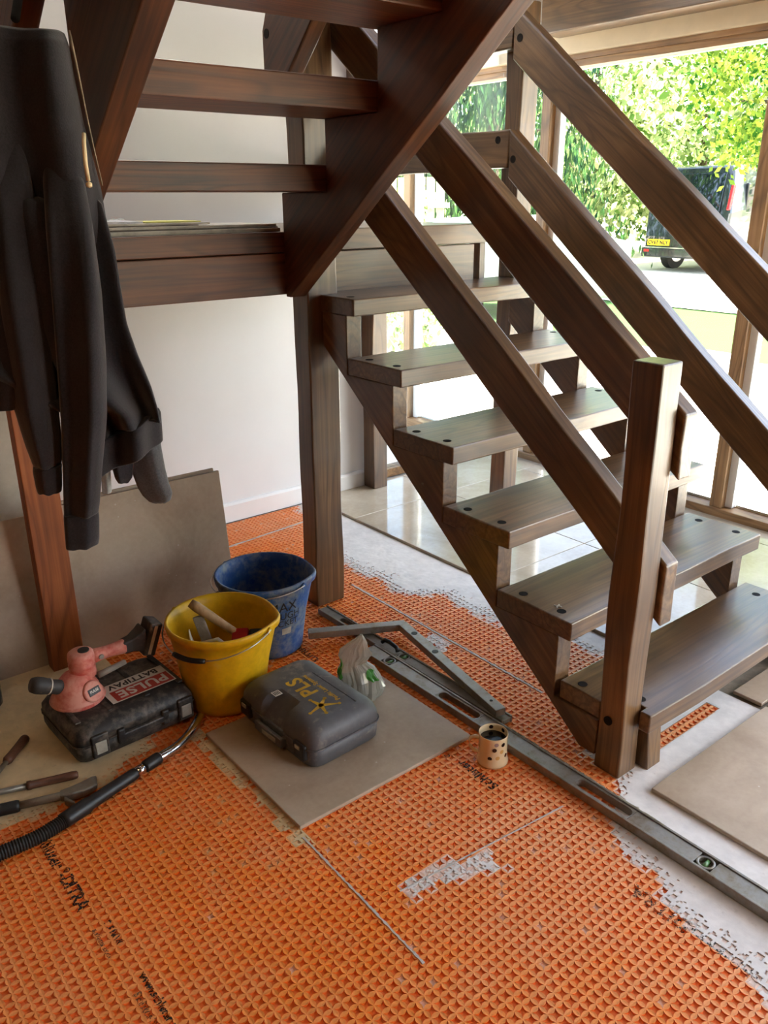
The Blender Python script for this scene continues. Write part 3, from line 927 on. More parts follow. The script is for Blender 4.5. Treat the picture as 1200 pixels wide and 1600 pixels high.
T = [  # azimuth from +x, distance
 ('conifer_tree', 'dark blue-green conifer seen beyond the landing rail', 44.2, 17.5, 7.6, 2.6, 0.4, 20000, 0.085, 'leaf_c', True, 0.12),
 ('conifer_tree', 'tall drooping conifer behind the house end of the garden', 57.5, 21, 6.4, 2.4, 0.5, 8000, 0.11, 'leaf_c', True, 0.2),
 ('maple_tree', 'yellow-green maple overhanging the black van', 26.5, 14.0, 4.6, 1.35, 1.9, 9000, 0.06, 'leaf_b', False, 0.0),
 ('broadleaf_tree', 'pale sunlit broadleaf tree left of the black van', 38.0, 23, 6.2, 2.9, 0.7, 12000, 0.115, 'leaf_a', False, 0.0),
 ('broadleaf_tree', 'bright green broadleaf tree above the black van', 31.5, 26, 6.8, 3.4, 0.7, 12000, 0.12, 'leaf_a', False, 0.0),
 ('willow_tree', 'pale weeping willow with hanging twigs at the top right', 23.8, 23.5, 6.8, 2.2, 2.2, 9000, 0.13, 'leaf_d', False, 0.7),
 ('broadleaf_tree', 'wide leafy tree at the right edge behind the window post', 14.5, 25, 6.5, 3.4, 0.6, 10000, 0.125, 'leaf_a', False, 0.0),
 ('broadleaf_tree', 'leafy tree between the conifers and the drive', 49.5, 27.5, 6.6, 3.0, 0.6, 9000, 0.13, 'leaf_a', False, 0.0),
 ('broadleaf_tree', 'leafy tree far beyond the fence', 58, 27, 6.5, 3.0, 0.6, 3600, 0.2, 'leaf_a', False, 0.0),
]
for i, (nm, lb, az, d, h, rx, z0, nl, lf, mt, con, dr) in enumerate(T):
    x, y = pol(az, d)
    tree(nm, lb, x, y, h, rx, z0, nl, lf, M[mt], 100+i, dr, con)
tree('shrub', 'low green shrub in front of the pale fence', *pol(50.5, 9.9), 1.7, 0.55, 0.1, 1200, 0.06, M['leaf_a'], 140)
tree('shrub', 'small green shrub seen between the upper stair treads', *pol(49.5, 7.2), 1.0, 0.45, 0.05, 900, 0.05, M['leaf_a'], 141)

# fence beyond the back window
M['fence'] = plain('pale_fence_timber', srgb(206, 190, 150), 0.8, var=0.1)
fn = thing('garden_fence', 'pale upright-board garden fence beyond the back window', 'fence', (*pol(49, 14.6), 0))
fa, fb = Vector(pol(60, 15.5)), Vector(pol(46.8, 14.5))
dirv = (fb-fa).normalized(); L = (fb-fa).length
bsrc = None
nb = int(L/0.16)
az_f = atan2(dirv.y, dirv.x)
for i in range(nb):
    p = fa+dirv*(i*0.16)
    if bsrc is None:
        bsrc = MB().box(0, 0.135, -0.01, 0.01, 0, 1.75).build('fence_board', M['fence'], fn, world=False)
        b = bsrc
    else:
        b = bsrc.copy(); COL.objects.link(b); b.parent = fn
    b.location = (p.x-fn.location.x, p.y-fn.location.y, 0.02+0.03*(i % 3 == 0)); b.rotation_euler = (0, 0, az_f)
rm = Matrix.Translation((fa.x-fn.location.x, fa.y-fn.location.y, 0)) @ Matrix.Rotation(az_f, 4, 'Z')
for z in (0.35, 1.3):
    MB().box(0, L, -0.06, -0.012, z, z+0.08, rm).build('fence_rail', M['fence'], fn, world=False)

# vehicles
M['van_paint'] = plain('glossy_black_car_paint', srgb(26, 30, 34), 0.16, var=0.03, coat=1.0)
M['car_glass'] = plain('dark_tinted_glass', srgb(14, 18, 26), 0.04, var=0.02, coat=1.0)
M['rubber'] = plain('black_rubber', srgb(24, 24, 25), 0.75)
M['bumper'] = plain('dark_grey_bumper_plastic', srgb(44, 48, 50), 0.5)
M['red_lens'] = plain('red_lamp_lens', srgb(190, 30, 34), 0.2)
M['plate'] = plain('yellow_number_plate', srgb(246, 206, 20), 0.4, var=0.02)
M['ink2'] = plain('black_plate_lettering', srgb(24, 22, 20), 0.5)
M['chrome'] = plain('bright_chrome', srgb(214, 214, 216), 0.14, metal=1.0, var=0.05)
M['silver_paint'] = plain('pale_green_silver_paint', srgb(170, 190, 184), 0.25, var=0.03, coat=0.6)
def text_obj(name, s, size, mat, parent, mtx, spacing=1.0, center=True, bold=0.03):
    me = text_mesh(s, size, spacing, size*bold)
    me.name = name
    xs = [v.co.x for v in me.vertices]; ys_ = [v.co.y for v in me.vertices]
    cx, cy = ((min(xs)+max(xs))/2, (min(ys_)+max(ys_))/2) if center else (0, 0)
    for v in me.vertices: v.co = (v.co.x-cx, v.co.y-cy, 0)
    me.materials.append(mat)
    o = bpy.data.objects.new(name, me); COL.objects.link(o); o.parent = parent
    o.matrix_local = mtx
    return o
vx, vy = pol(32.1, 18.2)
van = thing('van', 'black van parked on the drive with a yellow rear number plate', 'van', (vx, vy, gz(vx)), rot=(0, 0, radians(-3)))
# local: +x forwards, rear face at x=0, y across
W = 0.95
def vring(x, z0, z1, w0, w1, r=0.12):
    """cross-section, narrower at the roof"""
    pts = []
    for (a, b, sx) in ((w0, z0, 1), (w0*1.0, z0+0.35, 1), (w0, z0+(z1-z0)*0.5, 1), (w1, z1-r, 1), (w1-r*0.7, z1, 1)):
        pts.append((x, -a, b))
    return pts+[(p[0], -p[1], p[2]) for p in pts[::-1]]
SH = lambda p: (p[0]+(0.16*max(0.0, p[2]-0.95) if p[0] < 0.35 else 0.0), p[1], p[2])
def vbox(*a):
    mb = MB().box(*a); mb.v = [SH(p) for p in mb.v]; return mb
rings = [vring(0.0, 0.32, 1.93, W*0.95, W*0.83), vring(0.05, 0.28, 1.97, W*0.985, W*0.87), vring(0.3, 0.36, 1.99, W, W*0.9), vring(2.9, 0.36, 1.98, W, W*0.9),
         vring(3.35, 0.36, 1.80, W, W*0.84), vring(3.95, 0.36, 1.18, W*0.99, W*0.85, 0.08), vring(4.75, 0.36, 0.98, W*0.93, W*0.8, 0.08), vring(4.88, 0.45, 0.85, W*0.85, W*0.72, 0.06)]
MB().loft([[SH(p) for p in r] for r in rings]).build('body', M['van_paint'], van, world=False, fixn=True, bevel=0.03, segs=2)
vbox(-0.014, 0.02, -0.70, 0.70, 1.12, 1.84).build('rear_window', M['car_glass'], van, world=False, bevel=0.01)
MB().box(-0.06, 0.10, -0.94, 0.94, 0.27, 0.46).build('bumper', M['van_paint'], van, world=False, bevel=0.03)
MB().box(-0.066, -0.055, -0.92, 0.92, 0.452, 0.472).build('bumper_strip', M['chrome'], van, world=False)
vbox(-0.012, 0.02, -0.006, 0.006, 0.62, 1.85).build('door_gap', M['rubber'], van, world=False)
for s in (-1, 1):
    vbox(-0.02, 0.06, s*0.88-0.025, s*0.88+0.035, 1.18, 1.62).build('tail_light', M['red_lens'], van, world=False, bevel=0.015)
    MB().box(-0.07, -0.055, s*0.80-0.06, s*0.80+0.06, 0.37, 0.42).build('reflector', M['red_lens'], van, world=False)
pl = MB().box(-0.022, -0.008, 0.30, 0.82, 0.500, 0.615).build('number_plate', M['plate'], van, world=False)
text_obj('plate_lettering', 'CV67 NLY', 0.098, M['ink2'], pl, Matrix(((0, 0, -1, -0.0265), (-1, 0, 0, 0.56), (0, 1, 0, 0.557), (0, 0, 0, 1))), 1.12, True, 0.05)
MB().box(0.5, 2.6, -W*1.002, -W*0.93, 1.12, 1.66).build('side_window', M['car_glass'], van, world=False, bevel=0.02)
MB().box(3.0, 3.5, -W*1.0, -W*0.93, 1.12, 1.55).build('side_window', M['car_glass'], van, world=False, bevel=0.02)
for wx in (0.85, 3.9):
    for s in (-1, 1):
        mt = Matrix.Translation((wx, s*0.80, 0.33)) @ Matrix.Rotation(radians(90), 4, 'X')
        wh = MB().lathe([(0.0, -0.1), (0.22, -0.1), (0.33, -0.085), (0.335, 0.085), (0.22, 0.1), (0.0, 0.1)], 28, m=mt).build('wheel', M['rubber'], van, world=False, fixn=True)
        MB().lathe([(0.0, -0.108), (0.2, -0.104), (0.2, 0.104), (0.0, 0.108)], 20, m=mt).build('wheel_rim', M['chrome'], wh, world=False, fixn=True)
# small pale car behind the fence gap, only its roof shows over the landing
cx_, cy_ = pol(45.2, 12.0)
car = thing('car', 'pale silver-green car whose roof shows over the landing edge', 'car', (cx_, cy_, gz(cx_)), rot=(0, 0, radians(120)))
prof = [(-2.0, 0.3), (2.0, 0.3), (2.05, 0.65), (1.9, 0.82), (1.0, 0.92), (0.35, 1.22), (-0.9, 1.25), (-1.6, 0.98), (-2.05, 0.9)]
MB().prism(prof, -0.8, 0.8, 'y').build('body', M['silver_paint'], car, world=False, bevel=0.08, segs=3)
MB().prism([(0.86, 0.97), (0.34, 1.16), (-0.85, 1.19), (-1.35, 1.0)], -0.815, 0.815, 'y').build('side_window', M['car_glass'], car, world=False, bevel=0.02)
for wx in (-1.3, 1.3):
    for s in (-1, 1):
        mt = Matrix.Translation((wx, s*0.72, 0.31)) @ Matrix.Rotation(radians(90), 4, 'X')
        MB().lathe([(0.0, -0.09), (0.2, -0.09), (0.31, -0.08), (0.31, 0.08), (0.2, 0.09), (0.0, 0.09)], 24, m=mt).build('wheel', M['rubber'], car, world=False, fixn=True)
# ---- loose tiles ------------------------------------------------------------
tag(MB().box(0.852, 1.437, 1.393, 1.885, 0.0015, 0.0125).build('loose_tile', M['tile'], bevel=0.0025), 'beige floor tile lying loose on the matting under the grey case', 'tile', 'loose beige tiles')
def lean(name, label, x0, x1, y, h, tilt, mat, thick=0.011, rz=0.0, group='loose beige tiles'):
    mb = MB().box(x0, x1, 0, thick, 0, h, Matrix.Translation((0, y, 0.001)) @ Matrix.Rotation(-tilt, 4, 'X'))
    o = mb.build(name, mat, bevel=0.002)
    return tag(o, label, 'tile', group)
lean('leaning_tile', 'large beige tile leaning behind the reddish prop, front one of the right pair', 0.742, 1.345, 2.575, 0.52, radians(7), M['tile'])
lean('leaning_tile', 'large beige tile leaning directly behind another, only its top edge showing', 0.735, 1.332, 2.592, 0.528, radians(7), M['tile'])
lean('leaning_tile', 'large beige tile leaning left of the reddish prop behind the blue bottle', 0.12, 0.725, 2.572, 0.512, radians(7), M['tile'])
lean('leaning_board', 'pale speckled board standing behind the left leaning tile', -0.06, 0.722, 2.74, 1.02, radians(5), M['board_pale'], 0.012, group=None)

# ---- buckets ----------------------------------------------------------------
M['yellow_plastic'] = dusty('yellow_bucket_plastic', srgb(226, 176, 16), srgb(206, 176, 90), 0.10, 0.42, 7.0, bump=0.03)
M['blue_plastic'] = dusty('blue_bucket_plastic', srgb(44, 92, 158), srgb(128, 140, 148), 0.62, 0.5, 10.0, bump=0.08)
M['wire'] = plain('galvanised_wire', srgb(186, 184, 178), 0.3, metal=1.0)
M['black_plastic'] = plain('black_plastic', srgb(26, 25, 25), 0.45)
def bucket(name, label, cx, cy, rb, rt, h, mat, ear, drop, inner_mat=None):
    t = thing(name, label, 'bucket', (cx, cy, 0.0))
    lipa = atan2(-0.63, 0.78)
    def fn(a, i, r):
        d = (a-lipa+pi) % (2*pi)-pi
        rib = 0.0012*cos(a*14) if i in (3, 4) else 0
        return r+rib+(0.014*math.exp(-(d/0.30)**2) if PRF[i][1] > h-0.045 else 0)
    PRF = [(0.0, 0.003), (rb-0.006, 0.003), (rb, 0.006), (rb+0.002, 0.02), (rb+(rt-rb)*0.84, h-0.05), (rt-0.004, h-0.028), (rt+0.004, h-0.024), (rt+0.007, h-0.006), (rt+0.004, h), (rt-0.003, h-0.002), (rt-0.008, h-0.03), (rb+(rt-rb)*0.5, h*0.5), (rb-0.004, 0.014), (0.0, 0.012)]
    MB().lathe(PRF, 56, (cx, cy, 0), fn).build('body', mat, t, smooth=True)
    ax = Vector((cos(ear), sin(ear), 0)); nn = Vector((-sin(ear), cos(ear), 0))
    R = rt+0.014
    def bail(th):
        p = ax*(R*cos(th))+nn*(R*1.04*sin(th)*cos(drop))
        return Vector((cx+p.x, cy+p.y, h-0.012-R*1.04*sin(th)*sin(drop)))
    hd = MB().tube([bail(pi*i/30) for i in range(31)], 0.0022, 8).build('bail_wire', M['wire'], t, smooth=True)
    MB().tube([bail(pi*(0.40+0.2*i/8)) for i in range(9)], [0.007, 0.008, 0.008, 0.008, 0.008, 0.008, 0.008, 0.008, 0.007], 10).build('grip', M['black_plastic'], hd, smooth=True)
    for s in (-1, 1):
        e = Vector((cx, cy, h-0.015))+ax*(s*(rt+0.006))
        MB().lathe([(0.0, -0.008), (0.011, -0.008), (0.011, 0.008), (0.0, 0.008)], 14, m=Matrix.Translation(e) @ Matrix.Rotation(ear, 4, 'Z') @ Matrix.Rotation(radians(90), 4, 'Y')).build('ear', mat, t, smooth=False)
    return t
ye = bucket('bucket', 'yellow plastic bucket holding tools, between the black case and the blue bucket', 1.002, 2.030, 0.118, 0.158, 0.282, M['yellow_plastic'], radians(118), radians(14))
ye['group'] = 'builder buckets'
bl = bucket('bucket', 'dirty blue plastic bucket with black lettering in front of the landing post', 1.272, 2.232, 0.122, 0.158, 0.278, M['blue_plastic'], radians(110), radians(4))
bl['group'] = 'builder buckets'
# lettering on the blue bucket wraps round the wall that faces the room
def bucket_text(s, size, zc, ang0):
    me = text_mesh(s, size)
    bmx = bmesh.new(); bmx.from_mesh(me)
    bmesh.ops.triangulate(bmx, faces=bmx.faces[:])
    xs = [v.co.x for v in bmx.verts]; ys_ = [v.co.y for v in bmx.verts]
    mx, my = (min(xs)+max(xs))/2, (min(ys_)+max(ys_))/2
    for v in bmx.verts:
        z = zc+(v.co.y-my)
        r = 0.122+0.002+(0.158-0.124)*0.84*(z-0.02)/(0.278-0.07)+0.0022
        a = ang0+(v.co.x-mx)/r
        v.co = (r*cos(a), r*sin(a), z)
    me2 = bpy.data.meshes.new('lettering'); bmx.to_mesh(me2); bmx.free()
    me2.materials.append(M['ink'])
    o = bpy.data.objects.new('lettering', me2); COL.objects.link(o); o.parent = bl
    return o
aB = radians(-97)
bucket_text('MAX', 0.050, 0.205, aB); bucket_text('TOUGH', 0.036, 0.170, aB); bucket_text('BUCKET', 0.032, 0.142, aB)
M['label_white'] = plain('worn_white_label', srgb(190, 186, 176), 0.7, var=0.2)
pts = []; nn_ = 8
lb = MB()
rl = lambda z: 0.124+0.0285*(z-0.02)/0.208+0.0026
for i in range(nn_+1):
    a = aB-0.03+0.25*i/nn_
    pts.append((1.272+rl(0.098)*cos(a), 2.232+rl(0.098)*sin(a), 0.098)); pts.append((1.272+rl(0.122)*cos(a), 2.232+rl(0.122)*sin(a), 0.122))
lb.add(pts, [(2*i, 2*i+2, 2*i+3, 2*i+1) for i in range(nn_)]).build('label', M['label_white'], bl)

# tools standing in the yellow bucket
M['ash'] = wood('pale_ash_handle', (0, 0, 0), srgb(130, 100, 66), srgb(166, 134, 94), srgb(190, 160, 120), rough=0.6, axis='z', coat=0)
M['red_paint'] = dusty('red_painted_mallet_head', srgb(176, 26, 30), srgb(160, 90, 80), 0.12, 0.4)
mal = thing('mallet', 'wooden-handled mallet with a red and black head standing in the yellow bucket', 'mallet', (0.97, 2.02, 0.013))
hd0, hd1 = Vector((1.045, 1.990, 0.215)), Vector((0.935, 2.085, 0.325))
MB().tube([hd0+(hd1-hd0)*i/8 for i in range(9)], [0.0115, 0.012, 0.0125, 0.013, 0.0135, 0.0145, 0.0155, 0.0160, 0.0130], 14).build('handle', M['ash'], mal, smooth=True)
hx = (Vector((0.78, -0.63, 0.06))).normalized(); hy = Vector((0.56, 0.60, 0.55)).normalized(); hz_ = hx.cross(hy).normalized(); hy = hz_.cross(hx)
def frame(c, a, b, cc): return Matrix(((a.x, b.x, cc.x, c.x), (a.y, b.y, cc.y, c.y), (a.z, b.z, cc.z, c.z), (0, 0, 0, 1)))
fm = frame(Vector((1.048, 1.985, 0.212)), hx, hy, hz_)
MB().box(-0.030, 0.020, -0.021, 0.021, -0.024, 0.024, fm).build('head', M['red_paint'], mal, bevel=0.005)
MB().box(0.020, 0.066, -0.019, 0.019, -0.021, 0.021, fm).build('rubber_face', M['black_plastic'], mal, bevel=0.007)
# handle of the head goes to the bottom of the bucket
MB().tube([(1.05, 1.985, 0.205), (1.03, 2.0, 0.10), (1.02, 2.005, 0.016)], 0.011, 10).build('shank', M['ash'], mal, smooth=True)
M['grey_plastic'] = dusty('grey_dusty_plastic', srgb(150, 146, 136), srgb(196, 188, 172), 0.3, 0.6)
fl = thing('plastic_float', 'grey dusty plastic trowel standing beside the mallet in the yellow bucket', 'trowel', (0.95, 2.03, 0.014))
f0, f1 = Vector((0.985, 2.00, 0.05)), Vector((0.948, 2.075, 0.285))
dirz = (f1-f0).normalized(); sx = Vector((0.80, -0.58, 0.1)).normalized(); sy = dirz.cross(sx).normalized(); sx = sy.cross(dirz)
MB().box(-0.016, 0.016, -0.006, 0.006, -0.03, 0.245, frame(f0, sx, sy, dirz)).build('handle', M['grey_plastic'], fl, bevel=0.003)
M['white_plastic'] = dusty('dirty_white_plastic', srgb(214, 206, 188), srgb(170, 156, 130), 0.25, 0.5)
cl_ = thing('levelling_clip', 'curved white plastic tile-levelling clip in the yellow bucket', 'clip', (0.93, 2.0, 0.014))
arc = [Vector((0.905, 2.045, 0.262))+Vector((0.036*(1-cos(t)), -0.03*(1-cos(t)), -0.095*sin(t)*0.9)) for t in [i*pi/2/10 for i in range(11)]]
MB().tube(arc+[Vector((0.945, 2.01, 0.10)), Vector((0.95, 2.005, 0.022))], [0.004, 0.006, 0.008, 0.010, 0.012, 0.013, 0.013, 0.013, 0.013, 0.013, 0.013, 0.012, 0.010], 10, flat=0.45).build('blade', M['white_plastic'], cl_, smooth=True)
MB().tube([arc[4]+Vector((0.0, 0, 0)), Vector((0.965, 1.985, 0.235)), Vector((0.985, 1.96, 0.215))], [0.007, 0.009, 0.006], 8, flat=0.5).build('tongue', M['white_plastic'], cl_, smooth=True)

# ---- black power-tool case with the suction tool on it ------------------------
M['case_black'] = dusty('dusty_black_case', srgb(40, 37, 35), srgb(112, 102, 90), 0.52, 0.55, 9.0)
M['latch_metal'] = dusty('dusty_grey_latch', srgb(168, 164, 150), srgb(120, 112, 98), 0.3, 0.5)
bc = thing('tool_case', 'dusty black plastic power-tool case with a red and white sticker', 'case', (0.690, 2.11, 0.001), 'tool cases', rot=(0, 0, radians(3)))
bw, bd = 0.180, 0.138
def case_ring(w, d, z, ch, n=3):
    pts = []
    for sx_, sy_, a0 in ((1, -1, -90), (1, 1, 0), (-1, 1, 90), (-1, -1, 180)):
        for i in range(n+1):
            a = radians(a0+90*i/n)
            pts.append((sx_*(w-ch)+ch*cos(a), sy_*(d-ch)+ch*sin(a), z))
    return pts
MB().loft([case_ring(bw-.020, bd-.020, 0.0, .03), case_ring(bw-.006, bd-.006, 0.010, .03), case_ring(bw, bd, 0.030, .03), case_ring(bw, bd, 0.060, .03)]).build('base', M['case_black'], bc, smooth=True, world=False)
lid = MB().loft([case_ring(bw+.001, bd+.001, 0.0625, .03), case_ring(bw, bd, 0.085, .032), case_ring(bw-.010, bd-.010, 0.103, .034), case_ring(bw-.032, bd-.030, 0.117, .034), case_ring(bw-.05, bd-.05, 0.119, .03)]).build('lid', M['case_black'], bc, smooth=True, world=False)
MB().loft([case_ring(bw+.003, bd+.003, 0.0585, .03), case_ring(bw+.003, bd+.003, 0.0635, .03)]).build('lid_seam', M['case_black'], bc, world=False)
for x in (-0.118, 0.142):
    lt = MB().box(x-0.024, x+0.024, -bd-0.008, -bd+0.006, 0.018, 0.088).build('latch', M['case_black'], bc, world=False, bevel=0.004)
    MB().box(x-0.016, x+0.016, -bd-0.0105, -bd-0.006, 0.030, 0.068).build('latch_plate', M['latch_metal'], lt, world=False, bevel=0.003)
hnd = MB().box(-0.065, 0.085, -bd-0.010, -bd+0.01, 0.040, 0.062)
hnd.box(-0.068, -0.046, -bd-0.010, -bd+0.02, 0.030, 0.078).box(0.066, 0.088, -bd-0.010, -bd+0.02, 0.030, 0.078)
hnd.build('handle', M['case_black'], bc, world=False, bevel=0.005)
for x in (-0.155, -0.06, 0.05, 0.155):
    MB().box(x-0.008, x+0.008, -0.10, 0.10, 0.116, 0.1215).build('rib', M['case_black'], lid, world=False, bevel=0.002)
M['sticker'] = plain('white_sticker', srgb(216, 210, 198), 0.5, var=0.06)
M['sticker_red'] = plain('red_sticker_panel', srgb(176, 52, 36), 0.5, var=0.06)
stk = MB().box(-0.045, 0.152, -0.082, 0.020, 0.1216, 0.1221).build('sticker', M['sticker'], bc, world=False)
MB().box(-0.030, 0.148, -0.078, -0.022, 0.1221, 0.1223).build('red_panel', M['sticker_red'], stk, world=False)
text_obj('lettering', 'PULSE', 0.054, M['sticker'], stk, Matrix(((-1, 0, 0, 0.060), (0, -1, 0, -0.049), (0, 0, 1, 0.1227), (0, 0, 0, 1))), 1.08)
text_obj('lettering', 'BATTIPAV', 0.034, M['ink'], stk, Matrix(((-1, 0, 0, 0.052), (0, -1, 0, 0.000), (0, 0, 1, 0.1225), (0, 0, 0, 1))), 1.02)

M['pink'] = dusty('dusty_red_tool_plastic', srgb(208, 84, 70), srgb(224, 158, 140), 0.78, 0.6, 8.0)
M['tool_grey'] = dusty('dusty_dark_grey_plastic', srgb(58, 56, 54), srgb(138, 122, 100), 0.4, 0.6, 9.0)
sv = thing('suction_vibrator', 'dusty pink cordless tile vibrator with a suction base standing on the black case', 'power tool', (0.585, 2.125, 0.1225))
T0 = Vector((0.585, 2.125, 0.1225))
tm = Matrix.Translation(T0) @ Matrix.Rotation(radians(4), 4, 'Z')
MB().lathe([(0.0, 0.0), (0.070, 0.0), (0.0735, 0.004), (0.0725, 0.010), (0.066, 0.020), (0.0615, 0.036), (0.054, 0.052), (0.042, 0.066), (0.034, 0.075), (0.0, 0.078)], 40, m=tm).build('suction_base', M['pink'], sv, smooth=True)
MB().lathe([(0.0745, -0.002), (0.077, 0.003), (0.0745, 0.008)], 40, m=tm).build('seal_lip', M['pink'], sv, smooth=True)
body_top = T0+Vector((0.028, 0.012, 0.120))
MB().lathe([(0.038, -0.06), (0.036, -0.035), (0.037, -0.03), (0.037, -0.022), (0.0355, -0.021), (0.037, -0.012), (0.037, -0.002), (0.035, 0.010), (0.027, 0.016), (0.0, 0.017)], 32, m=Matrix.Translation(body_top)).build('motor_housing', M['pink'], sv, smooth=True)
MB().lathe([(0.0, 0.016), (0.016, 0.0165), (0.016, 0.0195), (0.0, 0.020)], 20, m=Matrix.Translation(body_top+Vector((0.008, -0.006, 0)))).build('switch_cap', M['black_plastic'], sv)
# badge on the flank facing the viewer
bdg = T0+Vector((0.028, -0.055, 0.036))
bn = Vector((0.30, -0.86, 0.42)).normalized(); bx_ = Vector((0.94, 0.34, 0.0)).normalized(); by_ = bn.cross(bx_).normalized(); bx_ = by_.cross(bn)
bm_ = frame(bdg, bx_, by_, bn)
MB().lathe([(0.0, 0.0), (0.032, -0.006), (0.030, 0.003), (0.026, 0.0045), (0.0, 0.005)], 28, m=bm_).build('boss', M['pink'], sv, smooth=True)
bdp = MB().box(-0.019, 0.019, -0.010, 0.010, 0.004, 0.0065, bm_).build('badge', M['black_plastic'], sv, bevel=0.002)
o_ = text_obj('lettering', 'PULSE', 0.0105, M['sticker'], bdp, Matrix.Translation(-T0) @ bm_ @ Matrix.Translation((0, 0.001, 0.0068)), 1.0)
# handle towards the battery
h0 = body_top+Vector((0.030, 0.004, -0.016)); h1 = h0+Vector((0.098, 0.004, -0.004))
MB().tube([h0+(h1-h0)*i/6 for i in range(7)], [0.022, 0.020, 0.0185, 0.018, 0.0185, 0.020, 0.022], 18).build('handle', M['pink'], sv, smooth=True)
MB().lathe([(0.0, 0), (0.008, 0), (0.007, 0.003), (0.0, 0.004)], 16, m=frame(h0+Vector((0.022, -0.020, 0.0)), Vector((1, 0, 0)), Vector((0, 0, 1)), Vector((0, -1, 0)))).build('button', M['grey_plastic'], sv)
g0 = h1
MB().loft([[tuple(g0+Vector((dx, sy_*wy, oz+sz_*hz2))) for sy_, sz_ in ((-1, -1), (1, -1), (1, 1), (-1, 1))] for dx, wy, hz2, oz in ((-0.006, 0.018, 0.019, 0), (0.02, 0.020, 0.021, 0.002), (0.045, 0.026, 0.030, 0.006), (0.062, 0.030, 0.040, 0.009))]).build('battery_mount', M['tool_grey'], sv, bevel=0.006)
bt = frame(g0+Vector((0.072, 0, 0.009)), Vector((0.93, 0, -0.36)).normalized(), Vector((0, 1, 0)), Vector((0.36, 0, 0.93)).normalized())
bat = MB().box(-0.012, 0.026, -0.034, 0.034, -0.052, 0.052, bt).build('battery', M['tool_grey'], sv, bevel=0.006)
MB().box(0.000, 0.010, -0.036, 0.036, -0.045, 0.045, bt).build('battery_band', M['white_plastic'], bat, bevel=0.001)
MB().tube([T0+Vector((0.060, -0.018, 0.058)), T0+Vector((0.09, -0.016, 0.061)), T0+Vector((0.145, -0.006, 0.064))], [0.010, 0.009, 0.008], 12).build('release_lever', M['grey_plastic'], sv, smooth=True)
k0 = T0+Vector((-0.040, -0.006, 0.052)); k1 = T0+Vector((-0.118, -0.008, 0.092))
MB().tube([k0+(k1-k0)*i/6 for i in range(7)], [0.020, 0.021, 0.020, 0.0225, 0.024, 0.024, 0.020], 18).build('side_handle', M['tool_grey'], sv, smooth=True)
MB().tube([k0+(k1-k0)*0.42, k0+(k1-k0)*0.46], 0.0235, 18).build('handle_ring', M['white_plastic'], sv)

# ---- grey laser case ----------------------------------------------------------
M['case_grey'] = dusty('dusty_grey_case', srgb(92, 92, 95), srgb(146, 138, 128), 0.34, 0.5, 8.0)
M['yellow_print'] = plain('yellow_print', srgb(206, 160, 24), 0.5, var=0.15)
gc = thing('laser_case', 'grey plastic instrument case with yellow lettering on the loose tile', 'case', (1.105, 1.722, 0.0128), 'tool cases', rot=(0, 0, radians(2.5)))
gw, gd = 0.124, 0.178
MB().loft([case_ring(gw-.010, gd-.010, 0.0, .035), case_ring(gw-.002, gd-.002, 0.010, .035), case_ring(gw, gd, 0.030, .035), case_ring(gw+.001, gd+.001, 0.062, .035)]).build('base', M['case_grey'], gc, smooth=True, world=False)
# lid with a hand recess on the long side that faces left
def lid_ring(w, d, z, ch, rec):
    p = case_ring(w, d, z, ch, 4)
    # the side -x runs between the last corner groups: insert the recess
    out = p[:15]
    for yy_, xx in ((0.060, 0.0), (0.052, rec), (-0.040, rec), (-0.048, 0.0)):
        out.append((-w+xx, yy_, z))
    return out+p[15:]
glid = MB().loft([lid_ring(gw+.002, gd+.002, 0.0645, .035, 0.004), lid_ring(gw, gd, 0.085, .036, 0.020), lid_ring(gw-.006, gd-.006, 0.104, .038, 0.034), lid_ring(gw-.020, gd-.020, 0.119, .040, 0.036), lid_ring(gw-.040, gd-.038, 0.126, .036, 0.024), lid_ring(gw-.055, gd-.052, 0.1275, .03, 0.012)]).build('lid', M['case_grey'], gc, smooth=True, world=False)
md = glid.modifiers.new('bevel', 'BEVEL'); md.width = 0.003; md.segments = 2; md.limit_method = 'ANGLE'; md.angle_limit = radians(40)
MB().loft([case_ring(gw+.004, gd+.004, 0.0600, .035, 4), case_ring(gw+.004, gd+.004, 0.0650, .035, 4)]).build('lid_seam', M['case_grey'], gc, world=False)
for yy_ in (-0.128, 0.135):
    lt = MB().box(-gw-0.010, -gw+0.010, yy_-0.026, yy_+0.026, 0.026, 0.074).build('latch', M['black_plastic'], gc, world=False, bevel=0.006)
    MB().box(-gw-0.013, -gw-0.008, yy_-0.010, yy_+0.012, 0.056, 0.068).build('latch_tab', M['latch_metal'], lt, world=False, bevel=0.002)
hn = MB().box(-gw-0.020, -gw-0.006, -0.060, 0.070, 0.022, 0.052).box(-gw-0.012, -gw+0.012, -0.060, -0.046, 0.022, 0.052).box(-gw-0.012, -gw+0.012, 0.056, 0.070, 0.022, 0.052)
hn = hn.build('handle', M['case_grey'], gc, world=False, bevel=0.004)
MB().box(-gw-0.0215, -gw-0.019, -0.035, 0.030, 0.030, 0.044).build('handle_label', M['latch_metal'], hn, world=False, bevel=0.001)
for yy_ in (-0.10, 0.10):
    MB().tube([(gw+0.006, yy_-0.022, 0.064), (gw+0.006, yy_+0.022, 0.064)], 0.007, 10).build('hinge', M['case_grey'], gc, world=False, smooth=True)
ZL = 0.1282
def local_text(s, size, x, y, mat, spacing=1.0):
    return text_obj('lettering', s, size, mat, glid, Matrix(((0, -1, 0, x), (1, 0, 0, y), (0, 0, 1, ZL), (0, 0, 0, 1))), spacing)
local_text('PLS', 0.068, -0.012, 0.018, M['yellow_print'], 1.05)
local_text('Pacific Laser Systems', 0.0195, 0.030, -0.040+0.02, M['yellow_print'], 1.0)
